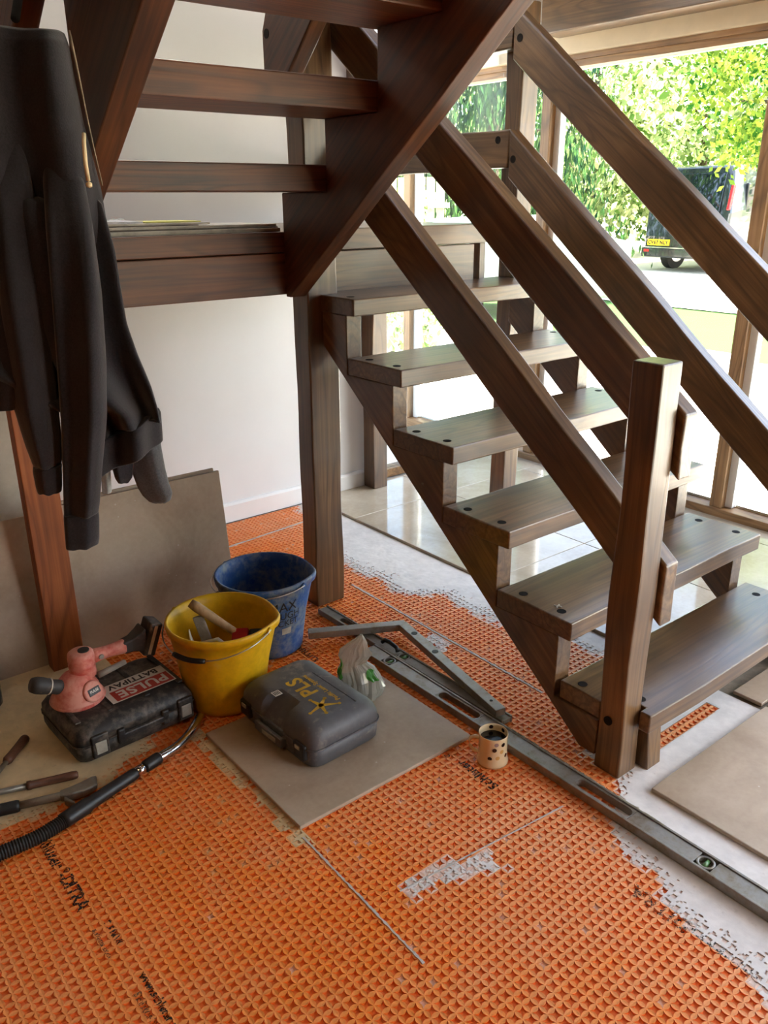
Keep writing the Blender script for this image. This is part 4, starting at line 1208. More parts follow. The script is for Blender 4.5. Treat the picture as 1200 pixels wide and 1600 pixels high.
# the little leaping figure printed before the letters
star = MB()
def arm(p, q, w0, w1):
    p = Vector(p); q = Vector(q); d_ = (q-p).normalized(); n_ = Vector((-d_.y, d_.x))
    star.add([(*(p+n_*w0), ZL), (*(q+n_*w1), ZL), (*(q-n_*w1), ZL), (*(p-n_*w0), ZL)], [(0, 3, 2, 1)])
for ang, ln in ((100, 0.040), (195, 0.046), (255, 0.040), (330, 0.052), (35, 0.036)):
    a = radians(ang); c = (-0.026, -0.092)
    arm(c, (c[0]+ln*cos(a), c[1]+ln*sin(a)), 0.007, 0.0025)
    star.lathe([(0.0, 0.0), (0.0055, 0.0)], 12, (c[0]+ln*cos(a), c[1]+ln*sin(a), ZL))
star.build('printed_figure', M['yellow_print'], glid, world=False)
gl_ = MB().box(-0.094, -0.070, 0.028, 0.052, 0.1262, 0.1276).build('paper_label', M['sticker'], glid, world=False)
for i in range(4):
    MB().box(-0.091+i*0.005, -0.0885+i*0.005, 0.031, 0.049, 0.1276, 0.1279).build('label_bar', M['ink'], gl_, world=False)
MB().box(0.058, 0.0605, -0.14, 0.06, 0.1262, 0.1279).build('lid_groove', M['black_plastic'], glid, world=False)

# ---- bag of plastic clips -------------------------------------------------------
def bagmat():
    m = N('clear_plastic_bag')
    tr = m.n('ShaderNodeBsdfTransparent'); tr.inputs[0].default_value = (0.95, 0.96, 0.94, 1)
    df = m.n('ShaderNodeBsdfDiffuse'); df.inputs[0].default_value = srgb(222, 226, 218)
    gl = m.n('ShaderNodeBsdfGlossy'); gl.inputs['Roughness'].default_value = 0.12
    m1 = m.n('ShaderNodeMixShader'); m1.inputs[0].default_value = 0.42
    m2 = m.n('ShaderNodeMixShader'); m2.inputs[0].default_value = 0.14
    m.l(tr.outputs[0], m1.inputs[1]); m.l(df.outputs[0], m1.inputs[2])
    m.l(m1.outputs[0], m2.inputs[1]); m.l(gl.outputs[0], m2.inputs[2])
    m.l(m2.outputs[0], m.out.inputs[0])
    return m.m
M['bag'] = bagmat()
M['green_print'] = plain('green_print', srgb(62, 140, 44), 0.5, var=0.1)
BX, BY, BZ = 1.312, 1.755, 0.0128
ba = thing('plastic_bag', 'crumpled clear plastic bag of clips with green print behind the grey case', 'bag', (BX, BY, BZ))
ur = Vector((0.78, -0.63, 0)); uf = Vector((0.63, 0.78, 0))
prof = [(0.000, 0.050, 0.040, 0.006), (0.006, 0.058, 0.046, 0.006), (0.035, 0.066, 0.050, 0.004), (0.070, 0.064, 0.046, 0.0), (0.100, 0.052, 0.034, -0.010), (0.118, 0.036, 0.022, -0.018), (0.130, 0.040, 0.020, -0.016), (0.145, 0.050, 0.016, -0.012), (0.168, 0.042, 0.014, -0.012), (0.185, 0.028, 0.012, -0.004), (0.200, 0.016, 0.008, 0.004), (0.214, 0.004, 0.003, 0.008)]
rings = []
nB = 48
def bag_r(zf, th, w, d):
    k = 1+0.20*mnoise.noise(Vector((cos(th)*2.2, sin(th)*2.2, zf*22)))+0.20*mnoise.noise(Vector((cos(th)*5, sin(th)*5, zf*40+7)))
    return w*cos(th)*k, d*sin(th)*k
for zf, w, d, off in prof:
    ring = []
    for j in range(nB):
        th = 2*pi*j/nB
        a, b = bag_r(zf, th, w, d)
        p = Vector((BX, BY, BZ+zf))+ur*(a+off)+uf*b
        ring.append(tuple(p))
    rings.append(ring)
MB().loft(rings, cap=True).build('film', M['bag'], ba)
def bag_patch(th0, th1, z0, z1, name, shape):
    mb = MB(); v = []; f = []; n_, k_ = 6, 8
    for i in range(k_+1):
        t = i/k_; z = z0+(z1-z0)*t
        i0 = max(j for j in range(len(prof)) if prof[j][0] <= z+1e-9); i0 = min(i0, len(prof)-2)
        tt = (z-prof[i0][0])/(prof[i0+1][0]-prof[i0][0])
        w, d, off = (prof[i0][q]+(prof[i0+1][q]-prof[i0][q])*tt for q in (1, 2, 3))
        c_, hw = shape(t)
        for j in range(n_+1):
            th = th0+(th1-th0)*(c_+hw*(2*j/n_-1))
            a, b = bag_r(z, th, w, d)
            v.append(tuple(Vector((BX, BY, BZ+z))+ur*(a*1.02+off)+uf*(b*1.02-0.0015)))
    for i in range(k_):
        for j in range(n_): f.append((i*(n_+1)+j, i*(n_+1)+j+1, (i+1)*(n_+1)+j+1, (i+1)*(n_+1)+j))
    mb.add(v, f).build(name, M['green_print'], ba)
bag_patch(radians(186), radians(232), 0.034, 0.136, 'green_leaf_print', lambda t: (0.35+0.1*t, 0.06+0.44*sin(pi*min(1, t*0.62+0.28))*(t if t < .5 else 1)))
bag_patch(radians(300), radians(352), 0.070, 0.104, 'green_leaf_print', lambda t: (0.5, 0.1+0.4*sin(pi*(0.15+0.75*t))))
M['clip'] = plain('pale_grey_clip_plastic', srgb(176, 172, 158), 0.5, var=0.2)
rng = random.Random(9)
clip0 = None
for i in range(90):
    p = Vector((BX, BY, BZ+0.008+0.062*rng.random()))+ur*rng.uniform(-0.046, 0.05)+uf*rng.uniform(-0.034, 0.030)
    if clip0 is None:
        clip0 = MB().box(-0.010, 0.010, -0.0012, 0.0012, -0.0022, 0.0022).box(-0.0012, 0.0012, -0.010, 0.010, -0.002, 0.002).build('clip', M['clip'], ba, world=False)
        c = clip0
    else:
        c = clip0.copy(); COL.objects.link(c); c.parent = ba
    c.location = p-Vector((BX, BY, BZ)); c.rotation_euler = (rng.uniform(0, 6), rng.uniform(0, 6), rng.uniform(0, 6))

# ---- mug ------------------------------------------------------------------------
M['glaze'] = plain('cream_glazed_pottery', srgb(226, 202, 160), 0.22, var=0.03, vscale=8, coat=0.4)
M['coffee'] = plain('black_coffee', srgb(20, 12, 9), 0.05, var=0.0)
mx_, my_ = 1.414, 1.287
mug = thing('mug', 'cream polka-dot mug of black coffee standing beside the long level', 'mug', (mx_, my_, 0.0005))
Z0 = 0.0005
MB().lathe([(0.0, 0.004), (0.034, 0.004), (0.037, 0.0), (0.0425, 0.001), (0.0438, 0.006), (0.0425, 0.013), (0.0405, 0.018), (0.0390, 0.040), (0.0392, 0.080), (0.0402, 0.090), (0.0395, 0.0925), (0.0380, 0.0905), (0.0368, 0.080), (0.0362, 0.020), (0.030, 0.010), (0.0, 0.009)], 48, (mx_, my_, Z0)).build('body', M['glaze'], mug, smooth=True)
MB().lathe([(0.0, 0.072), (0.0366, 0.072)], 40, (mx_, my_, Z0)).build('coffee', M['coffee'], mug)
hl = -ur*0.96+uf*0.12
hp = [(0.037, 0.070), (0.048, 0.076), (0.060, 0.072), (0.066, 0.060), (0.064, 0.046), (0.056, 0.034), (0.047, 0.028), (0.037, 0.027)]
MB().tube([Vector((mx_, my_, Z0+z))+hl.normalized()*r for r, z in hp], [0.006, 0.006, 0.0055, 0.0052, 0.0052, 0.0052, 0.0055, 0.006], 12).build('handle', M['glaze'], mug, smooth=True, sub=1)
M['dot_dark'] = plain('dark_brown_dot', srgb(44, 28, 26), 0.25, var=0.05, coat=0.4)
M['dot_tan'] = plain('tan_dot', srgb(206, 160, 96), 0.25, var=0.05, coat=0.4)
M['dot_grey'] = plain('mauve_grey_dot', srgb(150, 128, 126), 0.25, var=0.05, coat=0.4)
front = atan2(-0.78, -0.63)
for da, z, mt, inner in ((-0.02, 0.060, 'dot_dark', 0), (-0.32, 0.032, 'dot_dark', 0), (0.62, 0.073, 'dot_dark', 0), (0.95, 0.034, 'dot_dark', 0), (0.10, 0.077, 'dot_grey', 0), (0.52, 0.052, 'dot_tan', 0), (0.22, 0.034, 'dot_tan', 0),
                    (1.5, 0.06, 'dot_dark', 0), (-1.4, 0.055, 'dot_tan', 0), (2.2, 0.04, 'dot_grey', 0), (3.0, 0.07, 'dot_dark', 0), (-2.3, 0.035, 'dot_dark', 0),
                    (pi+0.05, 0.083, 'dot_dark', 1), (pi-0.95, 0.082, 'dot_dark', 1)):
    v = []; r = 0.0393 if not inner else 0.0364
    r += 0.0005 if not inner else -0.0003
    ns = 16
    pc = lambda a, zz: (mx_+r*cos(front+a), my_+r*sin(front+a), Z0+zz)
    v.append(pc(da, z))
    for j in range(ns): v.append(pc(da+0.0062/r*cos(2*pi*j/ns), z+0.0062*sin(2*pi*j/ns)))
    f = [(0, 1+j, 1+(j+1) % ns) for j in range(ns)]
    if inner: f = [t_[::-1] for t_ in f]
    MB().add(v, f).build('dot', M[mt], mug)

# ---- spirit levels and square -----------------------------------------------------
M['alu'] = dusty('scratched_aluminium', srgb(156, 152, 145), srgb(124, 112, 94), 0.55, 0.42, 14.0, metal=0.45, bump=0.2)
M['alu_dirty'] = dusty('mortar_stained_aluminium', srgb(140, 134, 122), srgb(110, 98, 80), 0.6, 0.55, 10.0, metal=0.3, bump=0.3)
M['vial'] = plain('green_vial_liquid', srgb(96, 140, 84), 0.15, coat=0.5)
def slot_outline(cx, cy, l, w, n=6):
    pts = []
    for s_, a0 in ((1, -90), (-1, 90)):
        for i in range(n+1):
            a = radians(a0+180*i/n)
            pts.append((cx+w*cos(a), cy+s_*(l-w)+w*sin(a)) if False else (cx+w*sin(a)*-1*s_*-1 if False else cx+w*cos(a+pi/2), cy+s_*(l-w)+s_*abs(w*sin(a+pi/2))*1.0))
    return pts
def level(name, label, x0, x1, y0, y1, z0, z1, slots, vials, mat, rz, parent_group):
    """flat-lying box level: frame built round its openings"""
    cx, cy = (x0+x1)/2, (y0+y1)/2
    t = thing(name, label, 'spirit level', (cx, cy, z0), parent_group, rot=(0, 0, rz))
    w, L, h = (x1-x0)/2, (y1-y0)/2, z1-z0
    lip = 0.007
    mb = MB()
    mb.box(-w, -w+lip, -L, L, 0, h).box(w-lip, w, -L, L, 0, h)           # two edges
    web0, web1 = h*0.18, h-0.003
    cuts = sorted([(c-l, c+l) for c, l in slots]+[(c-0.021, c+0.021) for c in vials])
    a = -L
    for c0, c1 in cuts:
        mb.box(-w+lip, w-lip, a, c0, web0, web1); a = c1
    mb.box(-w+lip, w-lip, a, L, web0, web1)
    mb.build('body', mat, t, world=False, bevel=0.0015)
    for c, l in slots:
        # collar with a rounded mouth
        n = 24; out = []; inn = []
        for i in range(n):
            an = 2*pi*i/n; sx_ = cos(an); sy_ = sin(an)
            ox = (w-lip)*(1 if sx_ > 0 else -1)*min(1, abs(sx_)*1.6); oy = c+l*(1 if sy_ > 0 else -1)*min(1, abs(sy_)*1.6)
            rr = (w-lip)*0.72
            ix = rr*sx_; iy = c+(l-rr*1.15)*(1 if sy_ > 0 else -1)+rr*sy_
            out.append((ox, oy)); inn.append((ix, iy))
        v = [(p[0], p[1], web1) for p in out]+[(p[0], p[1], web1-0.0005) for p in inn]+[(p[0], p[1], 0.001) for p in inn]
        f = []
        for i in range(n):
            j = (i+1) % n
            f += [(i, j, n+j, n+i), (n+i, n+j, 2*n+j, 2*n+i)]
        MB().add(v, f).build('hand_slot', mat, t, world=False)
    for c in vials:
        vh = MB().lathe([(0.012, web0), (0.021, web0), (0.021, web1), (0.018, web1+0.001), (0.0155, web1), (0.0155, web0+0.006), (0.0, web0+0.006)], 24, (0, c, 0))
        vh = vh.build('vial_housing', mat, t, world=False)
        MB().tube([(-0.013, c, web0+0.011), (0.013, c, web0+0.011)], 0.006, 12).build('vial', M['vial'], vh, world=False, smooth=True)
    return t
lvA = level('spirit_level', 'long battered aluminium spirit level running past the mug to the right edge', 1.473, 1.533, 0.13, 1.955, 0.0008, 0.0265, [(0.47, 0.085), (-0.06, 0.085), (-0.75, 0.085)], [-0.345, 0.80], M['alu'], 0.0, 'levels on the matting')
lvB = level('spirit_level', 'short mortar-stained level lying under the metal square', 1.538, 1.584, 1.375, 2.300, 0.0008, 0.022, [(0.30, 0.05)], [0.0], M['alu_dirty'], 0.012, 'levels on the matting')
# dark plastic grip lying on the short level
MB().tube([(-0.002, 0.03, 0.024), (0.002, 0.04, 0.034), (0.002, 0.075, 0.040), (0.002, 0.10, 0.038), (-0.002, 0.112, 0.026)], 0.007, 10).build('grip', M['black_plastic'], lvB, world=False, smooth=True)
# dried mortar crust on the long level
M['crust'] = plain('dried_mortar_crust', srgb(140, 132, 114), 0.95, var=0.25, vscale=60, bump=0.6)

_v = []; _f = []
_n = 70
for i in range(_n+1):
    yy_ = 0.30-0.52*i/_n
    a_ = 0.004+0.010*abs(nz(yy_*9, 3.0, 6.0, 1.0)); b_ = 0.003+0.012*max(0.0, nz(yy_*11, 1.0, 7.0, 2.0)+0.3)
    zt_ = 0.0265+0.003*abs(nz(yy_*30, 2.0, 5.0, 3.0))
    _v += [(0.030-a_, yy_, 0.0262), (0.030-a_*0.3, yy_, zt_), (0.030+b_*0.5, yy_, zt_-0.004), (0.030+b_, yy_, 0.002)]
for i in range(_n):
    for k in range(3): _f.append((4*i+k, 4*i+4+k, 4*i+5+k, 4*i+1+k))
MB().add(_v, _f).build('mortar_crust', M['crust'], lvA, world=False, smooth=True)
sq = thing('metal_square', 'bent aluminium builder square resting across the two levels', 'square', (1.63, 1.95, 0.001))
el = Vector((1.676, 1.985, 0.0345)); a1 = Vector((1.384, 2.142, 0.0365)); a2 = Vector((1.556, 1.392, 0.0365))
def bar(p, q, w, h, name, slots=()):
    d_ = (q-p).normalized(); s_ = d_.cross(Vector((0, 0, 1))).normalized(); n_ = s_.cross(d_)
    L = (q-p).length
    mb = MB().box(-w, w, 0, L, -h, h, frame(p, s_, d_, n_))
    ob = mb.build(name, M['alu'], sq, bevel=0.002)
    return ob, frame(p, s_, d_, n_), L
b1, f1_, L1 = bar(el+(el-a1).normalized()*0.012, a1, 0.0175, 0.0125, 'short_arm')
b2, f2_, L2 = bar(el+(el-a2).normalized()*0.0, a2, 0.0175, 0.0125, 'long_arm')
for yy_ in (0.09, 0.23):
    MB().lathe([(0.0, 0.0), (0.011, 0.0), (0.011, 0.0006), (0.0, 0.0006)], 20, m=f2_ @ Matrix.Translation((0, yy_, 0.0126))).build('hole_shade_disc', M['dark_gap'], b2)  # flat black discs paint the shade inside the bored holes
MB().lathe([(0.0, 0.0), (0.005, 0.0), (0.005, 0.0006), (0.0, 0.0006)], 14, m=f2_ @ Matrix.Translation((0, L2-0.05, 0.0126))).build('hole_shade_disc', M['dark_gap'], b2)
# packing under the corner of the square
# ---- vacuum hose with chrome wand ---------------------------------------------------
M['hose'] = dusty('black_ribbed_hose', srgb(30, 28, 27), srgb(92, 80, 66), 0.22, 0.6, 14.0)
def smooth_path(pts, n):
    P = [Vector(p) for p in pts]; out = []
    for i in range(len(P)-1):
        p0 = P[max(i-1, 0)]; p1 = P[i]; p2 = P[i+1]; p3 = P[min(i+2, len(P)-1)]
        for k in range(n):
            t = k/n
            out.append(0.5*((2*p1)+(p2-p0)*t+(2*p0-5*p1+4*p2-p3)*t*t+(3*p1-p0-3*p2+p3)*t**3))
    return out+[P[-1]]
hs = thing('vacuum_hose', 'black ribbed vacuum hose with a bent chrome wand lying on the matting', 'hose', (0.5, 1.8, 0.001))
hr = 0.0185
path = smooth_path([(-0.25, 1.70, hr+.001), (0.0, 1.745, hr+.001), (0.16, 1.757, hr+.001), (0.254, 1.758, hr+.001), (0.34, 1.757, hr+.001), (0.412, 1.772, hr+.001)], 26)
MB().tube(path, [hr*(1.0 if i % 2 else 0.86) for i in range(len(path))], 14).build('ribbed_hose', M['hose'], hs, smooth=False)
cu0, cu1 = Vector((0.405, 1.772, hr+.001)), Vector((0.622, 1.834, 0.0195))
MB().tube([cu0+(cu1-cu0)*t for t in (0, 0.06, 0.30, 0.36, 0.9, 0.97, 1.0)], [0.0195, 0.0205, 0.0205, 0.0175, 0.0165, 0.0160, 0.0140], 18).build('cuff', M['black_plastic'], hs, smooth=True)
MB().tube([cu1+(cu1-cu0)*t for t in (-0.02, 0.14)], 0.0142, 18).build('chrome_band', M['chrome'], hs, smooth=True)
MB().tube([cu1+(cu1-cu0)*t for t in (0.12, 0.14, 0.33, 0.35)], [0.015, 0.0172, 0.0172, 0.0155], 18).build('collar', M['black_plastic'], hs, smooth=True)
w0 = cu1+(cu1-cu0)*0.34
MB().tube(smooth_path([w0, (0.755, 1.872, 0.0155), (0.812, 1.905, 0.0155), (0.848, 1.936, 0.0155), (0.877, 1.965, 0.0155)], 8), 0.0138, 18).build('chrome_wand', M['chrome'], hs, smooth=True)

# ---- hand tools on the cream adhesive --------------------------------------------------
M['steel'] = dusty('worn_tool_steel', srgb(140, 132, 118), srgb(120, 104, 84), 0.5, 0.45, 14.0, metal=0.5)
M['old_wood'] = wood('dark_old_handle', (0, 0, 0), srgb(60, 34, 22), srgb(96, 58, 38), srgb(120, 78, 54), rough=0.55, axis='x', coat=0)
ZF = 0.0012
ch = thing('chisel', 'old chisel with a short reddish wooden handle by the left edge', 'chisel', (0.36, 2.1, ZF), 'hand tools on the floor')
c0, c1 = Vector((0.27, 2.01, 0.014)), Vector((0.442, 2.185, 0.016))
MB().tube([c0, c0+(c1-c0)*0.35, c0+(c1-c0)*0.58], [0.009, 0.008, 0.0075], 10, flat=0.7).build('blade', M['steel'], ch, smooth=True)
MB().tube([c0+(c1-c0)*t for t in (0.56, 0.60, 0.70, 0.85, 0.97, 1.0)], [0.010, 0.0135, 0.0125, 0.0125, 0.0135, 0.0115], 12).build('handle', M['old_wood'], ch, smooth=True)
sd = thing('long_screwdriver', 'long-bladed tool with a dark wooden handle pointing away from the left edge', 'screwdriver', (0.42, 1.96, ZF), 'hand tools on the floor')
s0, s1 = Vector((0.20, 2.035, 0.010)), Vector((0.502, 1.935, 0.013))
MB().tube([s0, s0+(s1-s0)*0.62], [0.0075, 0.0085], 10).build('blade', M['steel'], sd, smooth=True)
MB().tube([s0+(s1-s0)*t for t in (0.60, 0.63, 0.635, 0.80, 0.95, 0.99, 1.0)], [0.012, 0.012, 0.0105, 0.0105, 0.0115, 0.010, 0.006], 12).build('handle', M['old_wood'], sd, smooth=True)
hm = thing('claw_hammer', 'steel hammer with a flared head and black grip lying beside the hose cuff', 'hammer', (0.40, 1.88, ZF), 'hand tools on the floor')
m0, m1 = Vector((0.20, 1.948, 0.0165)), Vector((0.462, 1.865, 0.0165))
MB().tube([m0, m0+(m1-m0)*0.10, m0+(m1-m0)*0.52, m0+(m1-m0)*0.54], [0.0135, 0.0155, 0.0155, 0.0135], 14).build('grip', M['black_plastic'], hm, smooth=True)
MB().tube([m0+(m1-m0)*t for t in (0.5, 0.7, 0.9, 1.0)], [0.010, 0.010, 0.0105, 0.011], 12).build('shaft', M['steel'], hm, smooth=True)
hdv = (m1-m0).normalized(); hdn = Vector((-hdv.y, hdv.x, 0))
def hp_(a, b, z): return tuple(m1+hdv*a+hdn*b+Vector((0, 0, z-m1.z)))
rings = []
for a, b0, b1_, th_ in ((-0.030, -0.012, 0.012, 0.010), (0.0, -0.016, 0.017, 0.012), (0.025, -0.014, 0.026, 0.012), (0.050, -0.004, 0.040, 0.010), (0.062, 0.004, 0.046, 0.006)):
    rings.append([hp_(a, b0, 0.016-th_), hp_(a, b1_, 0.016-th_), hp_(a, b1_, 0.016+th_), hp_(a, b0, 0.016+th_)])
MB().loft(rings).build('head', M['steel'], hm, bevel=0.004)
MB().loft([[hp_(a, b0, 0.006), hp_(a, b1_, 0.006), hp_(a, b1_, 0.024), hp_(a, b0, 0.024)] for a, b0, b1_ in ((-0.02, -0.030, -0.010), (-0.005, -0.044, -0.030), (0.005, -0.050, -0.042))]).build('claw', M['steel'], hm, bevel=0.003)

# ---- tile spacer on the second tread, blue water bottle ---------------------------------
sp = MB().box(-0.011, 0.011, -0.0018, 0.0018, 0, 0.003, Matrix.Translation((1.668, 1.302, 0.3840)) @ Matrix.Rotation(0.35, 4, 'Z')).box(-0.0018, 0.0018, -0.011, 0.011, 0, 0.003, Matrix.Translation((1.668, 1.302, 0.3840)) @ Matrix.Rotation(0.35, 4, 'Z')).build('tile_spacer', M['label_white'])
tag(sp, 'tiny white plastic cross spacer lying on the second tread', 'tile spacer')
def pet():
    m = N('blue_clear_plastic')
    v = m.coords()
    m.l(m.ramp(m.noise(v, 14.0, 3.0), [(0.3, srgb(40, 62, 92)), (0.7, srgb(96, 120, 144))]), m.b.inputs['Base Color'])
    m.set(Roughness=0.12); m.b.inputs['Transmission Weight'].default_value = 0.45
    return m.m
M['pet'] = pet()
bo = thing('water_bottle', 'blue plastic water bottle cut off by the left edge in front of a leaning tile', 'bottle', (0.405, 2.440, ZF))
MB().lathe([(0.0, 0.004), (0.034, 0.0), (0.044, 0.010), (0.045, 0.05), (0.0425, 0.055), (0.045, 0.06), (0.045, 0.085), (0.042, 0.09), (0.045, 0.095), (0.044, 0.125), (0.036, 0.140), (0.044, 0.150), (0.043, 0.175), (0.028, 0.215), (0.014, 0.235), (0.0135, 0.25), (0.0, 0.25)], 32, (0.405, 2.440, ZF)).build('body', M['pet'], bo, smooth=True)
MB().lathe([(0.0, 0.266), (0.0155, 0.266), (0.016, 0.262), (0.016, 0.246)], 24, (0.405, 2.440, ZF)).build('cap', M['label_white'], bo)
MB().lathe([(0.0455, 0.10), (0.0455, 0.122)], 32, (0.405, 2.440, ZF)).build('label_band', M['white_plastic'], bo)

# ---- sheets stacked on the landing -----------------------------------------------------
M['ply'] = plain('weathered_plywood_edge', srgb(184, 178, 168), 0.85, var=0.2, vscale=18)
M['ply2'] = plain('dark_plywood_edge', srgb(104, 94, 84), 0.85, var=0.25, vscale=18)
zz = 1.3525
for i, (h_, x0, x1, y0, y1, mt) in enumerate(((0.012, 0.765, 1.497, 2.380, 2.62, 'ply'), (0.004, 0.77, 1.492, 2.386, 2.60, 'ply2'), (0.008, 0.765, 1.490, 2.392, 2.63, 'ply'), (0.003, 0.77, 1.22, 2.395, 2.60, 'ply2'), (0.006, 0.765, 1.26, 2.40, 2.61, 'ply'))):
    tag(MB().box(x0, x1, y0, y1, zz+0.0002, zz+h_).build('plywood_sheet', M[mt], bevel=0.0012), ('thick grey plywood sheet at the bottom of the stack on the landing', 'dark thin sheet second from the bottom of the landing stack', 'grey plywood sheet in the middle of the landing stack', 'short dark thin sheet below the top of the landing stack', 'short grey sheet on top of the landing stack under the papers')[i], 'sheet', 'sheets stacked on the landing')
    zz += h_
tag(MB().box(1.06, 1.24, 2.42, 2.56, zz+0.0002, zz+0.004).build('yellow_paper', plain('pale_yellow_paper', srgb(214, 210, 120), 0.7)), 'pale yellow paper pad on the sheets stacked on the landing', 'paper')
tag(MB().box(0.775, 1.05, 2.41, 2.60, zz+0.0002, zz+0.006).build('white_paper', plain('white_paper', srgb(206, 206, 212), 0.6)), 'white papers on the sheets stacked on the landing beside the yellow pad', 'paper')
wrap = MB(); v = []; f = []
for i in range(15):
    for j in range(7):
        x = 0.785+0.22*i/14; y = 2.43+0.12*j/6
        v.append((x, y, zz+0.0068+0.010*abs(nz(x*8, y*8, 4.0, 2))+0.008*abs(nz(x*20, y*20, 5.0, 6))))
for i in range(14):
    for j in range(6): f.append((i*7+j, (i+1)*7+j, (i+1)*7+j+1, i*7+j+1))
tag(wrap.add(v, f).build('plastic_wrap', M['bag']), 'crinkled clear plastic wrap on the white papers on the landing', 'plastic wrap')

# ---- unseen warm ceiling light added as fill behind the viewer ------------------------
_em = N('added_warm_lamp_glow')
_e = _em.n('ShaderNodeEmission'); _e.inputs[0].default_value = (1.0, 0.62, 0.30, 1); _e.inputs[1].default_value = 16.0
_em.l(_e.outputs[0], _em.out.inputs[0])
cl = thing('added_ceiling_light', 'round warm ceiling light added unseen behind the viewer as fill', 'ceiling light', (-0.55, 0.35, 2.458))
MB().lathe([(0.0, 0.0), (0.20, 0.0), (0.20, -0.05), (0.185, -0.055), (0.185, -0.045)], 32, (-0.55, 0.35, 2.458)).build('housing', M['gloss'], cl)
MB().lathe([(0.0, -0.058), (0.10, -0.056), (0.183, -0.046)], 32, (-0.55, 0.35, 2.458)).build('diffuser', _em.m, cl, smooth=True)
# ---- hooded top hanging from a peg on the left rail -------------------------------------
def cloth(name, c1, c2):
    m = N(name)
    v = m.coords(rnd=False)
    a = m.noise(v, 260.0, 3.0, 0.7); b = m.noise(v, 9.0, 3.0, 0.5)
    m.l(m.ramp(m.math('ADD', m.math('MULTIPLY', a, 0.6), m.math('MULTIPLY', b, 0.4)), [(0.35, c1), (0.65, c2)]), m.b.inputs['Base Color'])
    m.set(Roughness=0.95)
    m.b.inputs['Sheen Weight'].default_value = 0.25
    m.b.inputs['Sheen Roughness'].default_value = 0.5
    m.b.inputs['Specular IOR Level'].default_value = 0.15
    m.bump(a, 0.35, 0.0015)
    return m.m
M['navy'] = cloth('dark_navy_fleece', srgb(30, 28, 32), srgb(47, 45, 51))
M['lining'] = cloth('charcoal_fleece_lining', srgb(62, 62, 66), srgb(88, 88, 92))
M['cord'] = plain('cream_cotton_cord', srgb(222, 200, 164), 0.9)
JAZ = radians(71.03)
JC = Vector((0.569, 1.655, 0.0)); JU = Vector((sin(JAZ), -cos(JAZ), 0)); JN = Vector((cos(JAZ), sin(JAZ), 0))
jk = thing('hooded_top', 'dark navy hooded sweatshirt hanging with its sleeves down from the left stair rail', 'jacket', (JC.x, JC.y, 0.78))
def J(u, z, d=0.0): return JC+JU*u+JN*d+Vector((0, 0, z))
def drape(name, secs, mat, folds=5, amp=0.25, seed=1.0, n=56, parent=None, thick_k=1.0, sub=1, cap=True):
    """secs: (z, left u, right u, half depth, depth offset [, tilt])"""
    # resample for smooth folds
    rings = []
    K = len(secs)
    fine = []
    for i in range(K-1):
        for k in range(5):
            t = k/5
            t2 = t*t*(3-2*t) if False else t
            fine.append([secs[i][q]+(secs[i+1][q]-secs[i][q])*t2 for q in range(len(secs[0]))])
    fine.append(list(secs[-1]))
    for fi, s in enumerate(fine):
        fr_ = 1.0 if not name.startswith('sleeve') else min(1.0, max(0.0, (fi-8)/10.0))
        z, l, r, hd, off = s[:5]; tilt = s[5] if len(s) > 5 else 0.0
        c, w = (l+r)/2, (r-l)/2
        ring = []
        for j in range(n):
            th = 2*pi*j/n
            cu, su = cos(th), sin(th)
            ex = math.copysign(abs(cu)**0.8, cu); ey = math.copysign(abs(su)**0.8, su)
            f_ = fr_*amp*hd*sin(folds*ex*pi*0.5+seed*1.7+1.1*n1(z*2.5, seed))+fr_*amp*hd*0.7*mnoise.noise(Vector((ex*2.6, seed*5.0, z*2.2)))
            wz = 0.012*mnoise.noise(Vector((seed, ex*2, z*6)))
            ring.append(tuple(J(c+w*ex, z+tilt*ex*w+wz*0.4, off+hd*ey*thick_k+f_*(1 if su < 0 else 0.4))))
        rings.append(ring)
    return MB().loft(rings, cap=cap).build(name, mat, parent or jk, smooth=True, sub=sub)
# hood and shoulders gathered at the peg
drape('hood', [(1.730, -0.20, 0.030, 0.010, 0.010), (1.724, -0.23, 0.040, 0.030, 0.005), (1.705, -0.25, 0.045, 0.042, 0.0), (1.66, -0.27, 0.047, 0.050, 0.0), (1.573, -0.28, 0.055, 0.055, 0.0), (1.47, -0.29, 0.071, 0.052, 0.004), (1.42, -0.285, 0.074, 0.042, 0.012), (1.36, -0.28, 0.074, 0.020, 0.022)], M['navy'], 5, 0.55, 3.0)
drape('body', [(1.46, -0.28, 0.066, 0.040, 0.012), (1.36, -0.285, 0.083, 0.056, 0.012), (1.29, -0.29, 0.086, 0.060, 0.012), (1.22, -0.285, 0.090, 0.062, 0.012), (1.16, -0.27, 0.103, 0.062, 0.014, 0.10), (1.09, -0.155, 0.123, 0.060, 0.018, 0.20), (1.045, -0.06, 0.131, 0.056, 0.022, 0.30), (1.005, -0.03, 0.134, 0.054, 0.022, 0.36)], M['navy'], 5, 0.6, 5.0)
drape('hem_band', [(1.006, -0.032, 0.136, 0.057, 0.022, 0.36), (0.998, -0.034, 0.139, 0.060, 0.022, 0.36), (0.955, -0.036, 0.138, 0.060, 0.022, 0.36), (0.935, -0.036, 0.137, 0.058, 0.022, 0.36)], M['navy'], 4, 0.30, 5.2)
# left front panel of the body, ends higher
drape('front_panel', [(1.44, -0.34, -0.07, 0.045, -0.012), (1.30, -0.36, -0.085, 0.055, -0.016), (1.18, -0.37, -0.10, 0.055, -0.018), (1.10, -0.36, -0.118, 0.052, -0.016), (1.076, -0.35, -0.125, 0.046, -0.014)], M['navy'], 4, 0.35, 7.0)
